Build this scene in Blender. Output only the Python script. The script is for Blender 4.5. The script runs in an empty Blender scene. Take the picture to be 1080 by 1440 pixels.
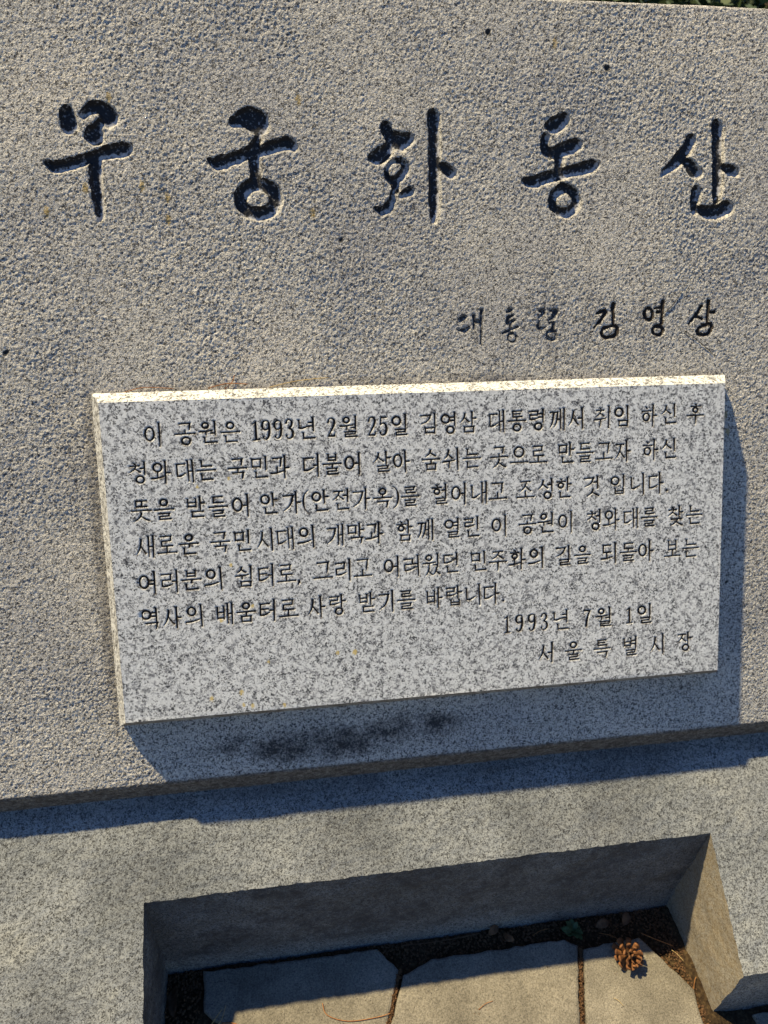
import bpy, math, random
import numpy as np

# ------------------------------------------------------------------ scene, camera, light
scene = bpy.context.scene
COL = scene.collection
random.seed(7)
RNG = np.random.default_rng(11)

cam_data = bpy.data.cameras.new('camera')
cam = bpy.data.objects.new('camera', cam_data); COL.objects.link(cam)
def cam_axes(yaw, pitch, roll):
    cy, sy, cp, sp = math.cos(yaw), math.sin(yaw), math.cos(pitch), math.sin(pitch)
    fw = np.array([sy*cp, cy*cp, -sp]); rt = np.array([cy, -sy, 0.0]); up = np.cross(rt, fw)
    cr, sr = math.cos(roll), math.sin(roll)
    return rt*cr+up*sr, -rt*sr+up*cr, fw
_r, _u, _f = cam_axes(0.17686, 0.66431, 0.05574)
import mathutils
M4 = mathutils.Matrix(((_r[0], _u[0], -_f[0], 0.2380), (_r[1], _u[1], -_f[1], -0.6671), (_r[2], _u[2], -_f[2], 0.8870), (0, 0, 0, 1)))
cam.matrix_world = M4
cam_data.sensor_fit = 'HORIZONTAL'; cam_data.sensor_width = 36.0; cam_data.lens = 36.0*1037.5/1080.0
cam_data.clip_start = 0.02; cam_data.clip_end = 300.0
scene.camera = cam
cam_data.dof.use_dof = True; cam_data.dof.focus_distance = 0.98; cam_data.dof.aperture_fstop = 9.0

SUN_TRAVEL = mathutils.Vector((0.405, -0.266, -0.875)).normalized()
to_sun = -SUN_TRAVEL
SUN_EL = math.asin(to_sun.z); SUN_AZ = math.atan2(to_sun.x, to_sun.y)
world = bpy.data.worlds.new('World'); scene.world = world; world.use_nodes = True
wn = world.node_tree.nodes; wl = world.node_tree.links; wn.clear()
sky = wn.new('ShaderNodeTexSky'); sky.sky_type = 'NISHITA'; sky.sun_disc = False
sky.sun_elevation = SUN_EL; sky.sun_rotation = SUN_AZ
sky.air_density = 1.3; sky.dust_density = 0.4; sky.ozone_density = 3.0
bg = wn.new('ShaderNodeBackground'); bg.inputs['Strength'].default_value = 0.078
wo = wn.new('ShaderNodeOutputWorld')
hs = wn.new('ShaderNodeHueSaturation'); hs.inputs['Saturation'].default_value = 1.30; hs.inputs['Hue'].default_value = 0.512
wl.new(sky.outputs[0], hs.inputs['Color']); wl.new(hs.outputs[0], bg.inputs[0]); wl.new(bg.outputs[0], wo.inputs[0])
sd = bpy.data.lights.new('sun', 'SUN'); sd.energy = 5.0; sd.angle = math.radians(1.5); sd.color = (1.0, 0.83, 0.50)
so = bpy.data.objects.new('sun', sd); COL.objects.link(so)
so.rotation_euler = SUN_TRAVEL.to_track_quat('-Z', 'Y').to_euler()
scene.view_settings.view_transform = 'Standard'; scene.view_settings.look = 'None'
scene.view_settings.exposure = 0.82; scene.view_settings.gamma = 1.0
scene.view_settings.use_curve_mapping = False

# ------------------------------------------------------------------ geometry constants (metres)
LEAN = 0.5357; SL, CL = math.sin(LEAN), math.cos(LEAN)
def slab_pt(u, v, h):                     # u along, v up the leaning face, h out of it
    return u, v*SL-h*CL, v*CL+h*SL
PW, PH = 0.9, 0.4593                      # plaque
PE, PD = 0.0218, 0.0128                   # height of its face over its outer edge, width of its bevel
HS = -0.0123                              # the slab's own face
V_TOP, V_BOT = 0.971, -0.0978
XL, XR, YA, YC, ZG = 0.0159, 0.8843, -0.1474, -0.3160, -0.4598
def base_z(y): return -0.2115+0.617*(y-YA)

# ------------------------------------------------------------------ helpers
def link(name, me, mat=None, parent=None):
    o = bpy.data.objects.new(name, me); COL.objects.link(o)
    if mat is not None and me is not None: me.materials.append(mat)
    if parent is not None: o.parent = parent
    return o
def tag(o, label=None, cat=None, group=None, kind=None):
    if label: o['label'] = label
    if cat: o['category'] = cat
    if group: o['group'] = group
    if kind: o['kind'] = kind
    return o
def empty(name, loc, label=None, cat=None, group=None, kind=None):
    o = bpy.data.objects.new(name, None); COL.objects.link(o); o.location = loc
    o.empty_display_size = 0.05
    return tag(o, label, cat, group, kind)
def np_mesh(name, V, F, smooth=True, attrs=None):
    """V (n,3), F (m,4) int; quads with repeated last index are not allowed"""
    me = bpy.data.meshes.new(name)
    V = np.ascontiguousarray(V, dtype=np.float32); F = np.ascontiguousarray(F, dtype=np.int32)
    k = F.shape[1]
    me.vertices.add(len(V)); me.vertices.foreach_set('co', V.ravel())
    me.loops.add(F.size); me.loops.foreach_set('vertex_index', F.ravel())
    me.polygons.add(len(F)); me.polygons.foreach_set('loop_start', np.arange(0, F.size, k, dtype=np.int32))
    me.polygons.foreach_set('use_smooth', np.full(len(F), smooth))
    me.update(calc_edges=True)
    if attrs:
        for an, arr in attrs.items():
            a = me.attributes.new(an, 'FLOAT', 'POINT'); a.data.foreach_set('value', np.ascontiguousarray(arr, dtype=np.float32))
    return me
def sub_mesh(name, V, F, attrs=None, smooth=True):
    idx, inv = np.unique(F, return_inverse=True)
    at = {k: v[idx] for k, v in attrs.items()} if attrs else None
    return np_mesh(name, V[idx], inv.reshape(F.shape), smooth, at)
def poly_mesh(name, verts, faces, smooth=False):
    me = bpy.data.meshes.new(name); me.from_pydata(verts, [], faces); me.update()
    if smooth: me.polygons.foreach_set('use_smooth', [True]*len(me.polygons))
    return me
_TAB = RNG.random((8, 512, 512)).astype(np.float32)
def vnoise(x, y, lam, k=0):
    x = np.asarray(x)/lam+37.3*(k+1); y = np.asarray(y)/lam+91.7*(k+2)
    xi = np.floor(x).astype(np.int64); yi = np.floor(y).astype(np.int64)
    fx = x-xi; fy = y-yi; fx = fx*fx*(3-2*fx); fy = fy*fy*(3-2*fy)
    T = _TAB[k % 8]; a, b, c, d = xi & 511, (xi+1) & 511, yi & 511, (yi+1) & 511
    return (T[a, c]*(1-fx)*(1-fy)+T[b, c]*fx*(1-fy)+T[a, d]*(1-fx)*fy+T[b, d]*fx*fy)*2-1
def fbm(x, y, lam, n=4, k=0):
    r = 0; a = 1.0
    for i in range(n):
        r = r+a*vnoise(x, y, lam, k+i); a *= 0.5; lam *= 0.5
    return r
def jitter3(P, amp, lam):
    x, y, z = P[..., 0], P[..., 1], P[..., 2]
    return np.stack([vnoise(x+z*1.3, y-z*0.7, lam, 0), vnoise(x-z*0.9, y+z*1.1, lam, 3), vnoise(x+z*0.8, y+z*1.7, lam, 5)], -1)*amp
def sstep(a, b, x):
    t = np.clip((x-a)/(b-a), 0, 1); return t*t*(3-2*t)
def grid_faces(nu, nv):                   # index = iu*nv + iv
    i = np.arange((nu-1)*(nv-1)); iu = i//(nv-1); iv = i % (nv-1); a = iu*nv+iv
    return np.stack([a, a+nv, a+nv+1, a+1], 1)
def axis(*segs):                          # segs: (start, end, step)
    out = []
    for s, e, d in segs:
        n = max(1, int(round((e-s)/d))); out.append(np.linspace(s, e, n, endpoint=False))
    out.append(np.array([segs[-1][1]])); return np.concatenate(out)
def stroke_sdf(U, V, strokes, pad=0.008):
    """signed distance (negative inside) to a set of strokes with varying radius"""
    best = np.full(U.shape, 1.0)
    for st in strokes:
        for (x0, y0, r0), (x1, y1, r1) in zip(st[:-1], st[1:]):
            dx, dy = x1-x0, y1-y0; L2 = dx*dx+dy*dy+1e-12
            t = np.clip(((U-x0)*dx+(V-y0)*dy)/L2, 0, 1)
            d = np.hypot(U-x0-t*dx, V-y0-t*dy)-(r0+(r1-r0)*t)
            np.minimum(best, d, out=best)
    return best
def carve_field(us, vs, glyphs, pad):
    """sdf over a tensor grid plus the number of the nearest glyph"""
    S = np.full((len(us), len(vs)), 1.0); ID = np.full((len(us), len(vs)), -1, dtype=np.int32)
    for gi, st in enumerate(glyphs):
        P = [q for s in st for q in s]
        x0 = min(q[0]-q[2] for q in P)-pad; x1 = max(q[0]+q[2] for q in P)+pad
        y0 = min(q[1]-q[2] for q in P)-pad; y1 = max(q[1]+q[2] for q in P)+pad
        i0, i1 = np.searchsorted(us, [x0, x1]); j0, j1 = np.searchsorted(vs, [y0, y1])
        if i1 <= i0 or j1 <= j0: continue
        U, V = np.meshgrid(us[i0:i1], vs[j0:j1], indexing='ij')
        d = stroke_sdf(U, V, st); sub = S[i0:i1, j0:j1]; m = d < sub
        sub[m] = d[m]; ID[i0:i1, j0:j1][m] = gi
    return S, ID
def snap_grid(U, V, S, cell):
    """pull grid points near the outline onto it, so cut edges are smooth"""
    gu, gv = np.gradient(S, axis=0), np.gradient(S, axis=1)
    du = np.gradient(U, axis=0); dv = np.gradient(V, axis=1)
    gu = gu/du; gv = gv/dv; n = np.hypot(gu, gv)+1e-9
    m = (np.abs(S) < 0.52*cell)
    sh = np.where(m, -S, 0.0)/np.maximum(n, 0.5)
    sh = np.clip(sh, -0.45*cell, 0.45*cell)
    return U+gu/n*sh, V+gv/n*sh, np.where(m, 0.0, S)

# ------------------------------------------------------------------ materials
def new_mat(name, rough=0.85, spec=0.3):
    m = bpy.data.materials.new(name); m.use_nodes = True; nt = m.node_tree; nt.nodes.clear()
    out = nt.nodes.new('ShaderNodeOutputMaterial'); b = nt.nodes.new('ShaderNodeBsdfPrincipled')
    b.inputs['Roughness'].default_value = rough; b.inputs['Specular IOR Level'].default_value = spec
    nt.links.new(b.outputs[0], out.inputs[0]); return m, nt, b
def coords(nt, scale=(1, 1, 1)):
    g = nt.nodes.new('ShaderNodeNewGeometry'); return g.outputs['Position']
def tex_noise(nt, vec, scale, detail=3, rough=0.55, dist=0.0):
    n = nt.nodes.new('ShaderNodeTexNoise'); n.inputs['Scale'].default_value = scale
    n.inputs['Detail'].default_value = detail; n.inputs['Roughness'].default_value = rough
    n.inputs['Distortion'].default_value = dist; nt.links.new(vec, n.inputs['Vector']); return n.outputs['Fac']
def tex_vor(nt, vec, scale, feature='F1'):
    n = nt.nodes.new('ShaderNodeTexVoronoi'); n.feature = feature; n.inputs['Scale'].default_value = scale
    nt.links.new(vec, n.inputs['Vector']); return n
def ramp(nt, fac, stops, interp='LINEAR'):
    r = nt.nodes.new('ShaderNodeValToRGB'); r.color_ramp.interpolation = interp
    e = r.color_ramp.elements
    while len(e) > 1: e.remove(e[-1])
    e[0].position = stops[0][0]; c = stops[0][1]; e[0].color = (*(c if isinstance(c, tuple) else (c, c, c)), 1)
    for p, c in stops[1:]:
        x = e.new(p); x.color = (*(c if isinstance(c, tuple) else (c, c, c)), 1)
    nt.links.new(fac, r.inputs[0]); return r.outputs[0]
def mixc(nt, fac, a, b, mode='MIX'):
    m = nt.nodes.new('ShaderNodeMix'); m.data_type = 'RGBA'; m.blend_type = mode
    for i, val in ((0, fac), (6, a), (7, b)):
        if isinstance(val, bpy.types.NodeSocket): nt.links.new(val, m.inputs[i])
        elif isinstance(val, (int, float)): m.inputs[i].default_value = val if i == 0 else (val, val, val, 1)
        else: m.inputs[i].default_value = (*val, 1)
    return m.outputs[2]
def math_n(nt, op, a, b=0.0):
    m = nt.nodes.new('ShaderNodeMath'); m.operation = op
    for i, v in enumerate((a, b)):
        if isinstance(v, bpy.types.NodeSocket): nt.links.new(v, m.inputs[i])
        else: m.inputs[i].default_value = v
    return m.outputs[0]
def bump(nt, b, height, dist, strength=1.0):
    n = nt.nodes.new('ShaderNodeBump'); n.inputs['Distance'].default_value = dist; n.inputs['Strength'].default_value = strength
    nt.links.new(height, n.inputs['Height']); nt.links.new(n.outputs[0], b.inputs['Normal'])
def attr(nt, name):
    a = nt.nodes.new('ShaderNodeAttribute'); a.attribute_name = name; return a.outputs['Fac']
def warped(nt, vec, scale, amt):
    n = nt.nodes.new('ShaderNodeTexNoise'); n.inputs['Scale'].default_value = scale; n.inputs['Detail'].default_value = 2
    nt.links.new(vec, n.inputs['Vector'])
    s = nt.nodes.new('ShaderNodeVectorMath'); s.operation = 'SUBTRACT'; nt.links.new(n.outputs['Color'], s.inputs[0]); s.inputs[1].default_value = (0.5, 0.5, 0.5)
    k = nt.nodes.new('ShaderNodeVectorMath'); k.operation = 'SCALE'; nt.links.new(s.outputs[0], k.inputs[0]); k.inputs['Scale'].default_value = amt
    a = nt.nodes.new('ShaderNodeVectorMath'); a.operation = 'ADD'; nt.links.new(vec, a.inputs[0]); nt.links.new(k.outputs[0], a.inputs[1])
    return a.outputs[0]

def granite(nt, light, grey, black, s_grey, s_black, frac_grey, frac_black, soft=0.10):
    """pale feldspar with soft-edged grey quartz clusters and ragged black mica flecks"""
    pos = coords(nt)
    wv = warped(nt, pos, 300.0, 0.005)
    n1 = tex_noise(nt, wv, s_grey, 3.0, 0.68, 0.2)
    v1 = tex_vor(nt, wv, s_grey*2.4)
    sep = nt.nodes.new('ShaderNodeSeparateColor'); nt.links.new(v1.outputs['Color'], sep.inputs[0])
    f = math_n(nt, 'ADD', n1, math_n(nt, 'MULTIPLY', math_n(nt, 'SUBTRACT', sep.outputs[0], 0.5), 0.26))
    t = 0.5+(0.5-frac_grey)*0.40
    g = ramp(nt, f, [(t-soft*0.5, 0.0), (t+soft, 1.0)])
    col_l = mixc(nt, sep.outputs[1], tuple(min(1, c*1.06) for c in light), tuple(c*0.84 for c in light))
    col = mixc(nt, g, col_l, mixc(nt, sep.outputs[2], tuple(c*1.15 for c in grey), tuple(c*0.62 for c in grey)))
    n2 = tex_noise(nt, warped(nt, pos, 420.0, 0.004), s_black, 2.0, 0.6, 0.4)
    n3 = tex_noise(nt, pos, s_grey*0.7, 2)
    k = math_n(nt, 'ADD', n2, math_n(nt, 'MULTIPLY', math_n(nt, 'SUBTRACT', n3, 0.5), 0.45))
    tb = 0.60+(0.13-frac_black)*0.5
    k = ramp(nt, k, [(tb, 0.0), (tb+0.05, 0.92)])
    return mixc(nt, k, col, black), pos

def make_slab_mat():
    m, nt, b = new_mat('rough_granite', 0.8, 0.35)
    col, pos = granite(nt, (0.70, 0.665, 0.60), (0.36, 0.35, 0.33), (0.03, 0.03, 0.035), 260.0, 460.0, 0.40, 0.24)
    # large faint weathering
    col = mixc(nt, 1.0, col, ramp(nt, tex_noise(nt, pos, 4.0, 4), [(0.3, (0.76, 0.77, 0.80)), (0.5, (0.95, 0.95, 0.94)), (0.7, (1.08, 1.06, 1.02))]), 'MULTIPLY')
    col = mixc(nt, ramp(nt, tex_noise(nt, pos, 26.0, 5, 0.75), [(0.58, 0.0), (0.8, 0.28)]), col, (0.38, 0.32, 0.22))
    st = attr(nt, 'stain_shade'); n = tex_noise(nt, pos, 300.0, 3, 0.7)
    f = ramp(nt, math_n(nt, 'ADD', st, math_n(nt, 'MULTIPLY', math_n(nt, 'SUBTRACT', n, 0.5), 1.5)), [(0.28, 0.0), (1.0, 0.96)])
    f = math_n(nt, 'MULTIPLY', f, ramp(nt, st, [(0.02, 0.0), (0.2, 1.0)]))
    col = mixc(nt, f, col, (0.03, 0.03, 0.032))
    li = attr(nt, 'lichen'); f2 = ramp(nt, math_n(nt, 'MULTIPLY', li, ramp(nt, tex_noise(nt, pos, 420.0, 2), [(0.3, 0.4), (0.6, 1.0)])), [(0.3, 0.0), (0.6, 0.75)])
    col = mixc(nt, f2, col, (0.36, 0.25, 0.07))
    gr = attr(nt, 'grime_shade'); f3 = math_n(nt, 'MULTIPLY', gr, ramp(nt, tex_noise(nt, pos, 110.0, 5, 0.75), [(0.3, 0.5), (0.62, 1.0)]))
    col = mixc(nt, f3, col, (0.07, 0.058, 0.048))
    nt.links.new(col, b.inputs['Base Color'])
    h = math_n(nt, 'ADD', tex_noise(nt, pos, 480.0, 3, 0.65), math_n(nt, 'MULTIPLY', tex_noise(nt, pos, 1000.0, 2), 0.4))
    bump(nt, b, h, 0.0030, 1.0)
    return m
def make_plaque_mat():
    m, nt, b = new_mat('white_granite', 0.55, 0.4)
    col, pos = granite(nt, (0.70, 0.70, 0.67), (0.27, 0.27, 0.27), (0.02, 0.02, 0.022), 150.0, 400.0, 0.37, 0.20, 0.09)
    li = attr(nt, 'lichen'); f2 = ramp(nt, math_n(nt, 'MULTIPLY', li, ramp(nt, tex_noise(nt, pos, 420.0, 2), [(0.3, 0.4), (0.6, 1.0)])), [(0.3, 0.0), (0.6, 0.85)])
    col = mixc(nt, f2, col, (0.62, 0.46, 0.14))
    gr = attr(nt, 'grime_shade'); f3 = math_n(nt, 'MULTIPLY', gr, ramp(nt, tex_noise(nt, pos, 60.0, 4, 0.7), [(0.3, 0.25), (0.6, 1.0)]))
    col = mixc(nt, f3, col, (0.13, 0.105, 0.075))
    nt.links.new(col, b.inputs['Base Color'])
    bump(nt, b, tex_noise(nt, pos, 700.0, 2), 0.0003, 0.5)
    return m
def make_paint_mat(name, paint, stone, lo, hi, scale, worn=0.0):
    m, nt, b = new_mat(name, 0.75, 0.3); pos = coords(nt)
    n = tex_noise(nt, pos, scale, 4, 0.7)
    if worn: n = math_n(nt, 'ADD', n, math_n(nt, 'MULTIPLY', attr(nt, 'wear'), worn))
    f = ramp(nt, n, [(lo, 0.0), (hi, 1.0)])
    nt.links.new(mixc(nt, f, paint, stone), b.inputs['Base Color'])
    bump(nt, b, tex_noise(nt, pos, 500.0, 2), 0.0006, 0.7)
    return m
def make_base_mat():
    m, nt, b = new_mat('weathered_grey_granite', 0.85, 0.25)
    col, pos = granite(nt, (0.285, 0.298, 0.305), (0.135, 0.142, 0.147), (0.03, 0.03, 0.03), 250.0, 480.0, 0.46, 0.22)
    big = tex_noise(nt, pos, 5.0, 4, 0.6)
    col = mixc(nt, 1.0, col, ramp(nt, big, [(0.32, (0.66, 0.67, 0.66)), (0.55, (0.98, 0.98, 0.96)), (0.72, (1.28, 1.22, 1.06))]), 'MULTIPLY')
    gr = attr(nt, 'grime_shade'); f3 = math_n(nt, 'MULTIPLY', gr, ramp(nt, tex_noise(nt, pos, 45.0, 6, 0.85), [(0.3, 0.35), (0.62, 1.0)]))
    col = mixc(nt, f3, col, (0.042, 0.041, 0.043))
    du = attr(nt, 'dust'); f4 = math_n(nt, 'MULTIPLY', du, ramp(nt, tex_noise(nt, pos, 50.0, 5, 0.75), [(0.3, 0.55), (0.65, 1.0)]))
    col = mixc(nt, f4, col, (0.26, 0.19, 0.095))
    nt.links.new(col, b.inputs['Base Color'])
    h = math_n(nt, 'ADD', tex_noise(nt, pos, 380.0, 3, 0.6), math_n(nt, 'MULTIPLY', tex_noise(nt, pos, 120.0, 2), 0.5))
    bump(nt, b, h, 0.0012, 0.8)
    return m
def make_paver_mat():
    m, nt, b = new_mat('sandy_paving', 0.9, 0.2); pos = coords(nt)
    n = tex_noise(nt, pos, 420.0, 4, 0.7); n2 = tex_noise(nt, pos, 14.0, 4, 0.6)
    col = ramp(nt, n, [(0.3, (0.10, 0.09, 0.072)), (0.45, (0.165, 0.15, 0.12)), (0.62, (0.26, 0.235, 0.19))])
    col = mixc(nt, 1.0, col, ramp(nt, n2, [(0.3, 0.68), (0.7, 1.2)]), 'MULTIPLY')
    col = mixc(nt, ramp(nt, tex_noise(nt, pos, 38.0, 6, 0.8), [(0.55, 0.0), (0.72, 0.5)]), col, (0.07, 0.06, 0.045))
    col = mixc(nt, ramp(nt, tex_noise(nt, pos, 330.0, 2, 0.5), [(0.66, 0.0), (0.70, 0.7)]), col, (0.03, 0.028, 0.026))
    nt.links.new(col, b.inputs['Base Color']); bump(nt, b, n, 0.002, 1.0); return m
def make_soil_mat():
    m, nt, b = new_mat('damp_soil', 0.95, 0.1); pos = coords(nt)
    n = tex_noise(nt, pos, 160.0, 5, 0.7); n2 = tex_noise(nt, pos, 12.0, 3)
    col = ramp(nt, n, [(0.3, (0.012, 0.008, 0.005)), (0.52, (0.04, 0.026, 0.014)), (0.72, (0.10, 0.068, 0.032))])
    col = mixc(nt, 1.0, col, ramp(nt, n2, [(0.3, 0.7), (0.7, 1.3)]), 'MULTIPLY')
    nt.links.new(col, b.inputs['Base Color']); bump(nt, b, n, 0.004, 1.0); return m
def simple_mat(name, a, c, scale=80.0, rough=0.8, spec=0.2, bd=0.0):
    m, nt, b = new_mat(name, rough, spec); pos = coords(nt); n = tex_noise(nt, pos, scale, 3)
    nt.links.new(ramp(nt, n, [(0.3, a), (0.7, c)]), b.inputs['Base Color'])
    if bd: bump(nt, b, n, bd, 0.8)
    return m
MAT_SLAB = make_slab_mat(); MAT_PLAQUE = make_plaque_mat(); MAT_BASE = make_base_mat()
MAT_PAVER = make_paver_mat(); MAT_SOIL = make_soil_mat()
MAT_CARVE = make_paint_mat('worn_black_carving', (0.014, 0.014, 0.016), (0.36, 0.36, 0.37), 0.57, 0.72, 230.0, 0.22)
MAT_INK = make_paint_mat('letter_paint', (0.022, 0.016, 0.012), (0.24, 0.19, 0.13), 0.60, 0.76, 260.0)
MAT_CARVE_LIGHT = make_paint_mat('faded_carving', (0.03, 0.03, 0.034), (0.33, 0.32, 0.30), 0.50, 0.66, 220.0)

# ------------------------------------------------------------------ carved writing, tables in millimetres
LINES = [
  ["이공원은1993년2월25일김영삼대통령께서취임하신후", [(78.0, 403.1), (119.2, 402.9), (149.1, 403.2), (177.6, 402.8), (210.9, 403.1), (224.4, 403.4), (240.2, 403.4), (255.6, 403.6), (278.9, 403.2), (312.0, 403.5), (336.2, 403.6), (367.3, 402.9), (383.0, 402.9), (405.7, 403.2), (446.5, 403.6), (474.6, 403.4), (501.9, 403.4), (543.7, 403.8), (572.6, 403.6), (601.7, 403.6), (632.0, 403.6), (660.0, 403.8), (699.9, 404.1), (728.9, 403.7), (770.1, 404.0), (800.7, 404.4), (841.6, 404.1)]],
  ["청와대는국민과더불어살아숨쉬는곳으로만들고자하신", [(55.3, 353.9), (84.3, 353.8), (115.4, 353.6), (143.0, 353.7), (184.0, 353.7), (213.1, 353.6), (240.6, 353.7), (282.7, 353.8), (310.8, 353.9), (339.0, 353.8), (379.3, 353.9), (406.1, 353.8), (448.1, 354.0), (477.5, 353.9), (506.5, 353.9), (546.1, 354.0), (575.2, 354.0), (603.4, 353.9), (644.6, 354.6), (672.9, 354.6), (701.9, 354.5), (730.4, 354.5), (772.5, 354.6), (801.6, 354.6)]],
  ["뜻을받들어안가(안전가옥)를헐어내고조성한것입니다.", [(55.6, 304.0), (84.8, 304.1), (125.8, 304.2), (155.2, 304.0), (185.4, 304.0), (222.7, 304.1), (253.4, 304.6), (272.6, 304.3), (292.0, 304.3), (321.3, 304.5), (348.8, 304.9), (378.5, 304.6), (397.5, 304.4), (417.5, 304.6), (459.5, 305.0), (487.0, 304.9), (516.4, 304.8), (543.3, 304.7), (584.1, 304.9), (614.7, 305.0), (641.0, 304.9), (683.5, 305.5), (723.7, 305.6), (754.3, 305.7), (781.9, 305.7), (800.6, 305.7)]],
  ["새로운국민시대의개막과함께열린이공원이청와대를찾는", [(57.3, 255.2), (85.0, 255.3), (113.8, 255.2), (154.9, 255.4), (184.7, 255.3), (215.9, 255.5), (242.6, 255.8), (271.8, 256.3), (311.1, 256.1), (338.8, 256.2), (365.6, 256.2), (407.4, 255.9), (438.0, 256.4), (476.0, 256.1), (504.8, 256.1), (545.3, 256.0), (586.6, 256.0), (614.6, 255.9), (644.1, 256.0), (687.4, 255.9), (714.1, 256.0), (743.9, 255.7), (772.4, 255.8), (813.4, 255.3), (843.3, 255.5)]],
  ["여러분의쉼터로,그리고어려웠던민주화의길을되돌아보는", [(56.4, 206.1), (85.5, 206.1), (113.6, 206.0), (143.9, 206.1), (184.6, 205.8), (213.9, 206.0), (241.1, 205.8), (259.6, 205.6), (291.6, 206.1), (320.4, 206.4), (347.2, 206.5), (388.2, 206.7), (417.0, 206.3), (445.2, 206.3), (473.2, 206.0), (513.9, 206.1), (542.1, 206.2), (571.2, 206.0), (600.0, 206.4), (640.5, 205.9), (669.4, 205.9), (711.1, 206.0), (740.3, 205.7), (767.6, 205.9), (809.8, 205.7), (838.6, 205.7)]],
  ["역사의배움터로사랑받기를바랍니다.", [(55.5, 155.8), (84.9, 155.8), (115.0, 156.2), (154.9, 156.2), (183.6, 156.0), (213.2, 156.5), (241.5, 156.4), (280.2, 156.7), (309.5, 156.9), (350.8, 157.1), (379.6, 157.5), (407.2, 157.4), (447.6, 157.6), (476.4, 157.8), (505.6, 157.9), (531.7, 157.9), (551.4, 158.1)]],
  ["1993년7월1일", [(554.8, 109.9), (572.9, 110.2), (592.0, 110.0), (610.8, 110.0), (636.7, 110.1), (676.6, 110.0), (703.1, 109.8), (743.0, 109.6), (767.2, 109.7)]],
  ["서울특별시장", [(613.8, 62.8), (655.6, 62.2), (700.1, 62.0), (744.6, 61.7), (788.7, 62.0), (831.7, 61.7)]],
]
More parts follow.
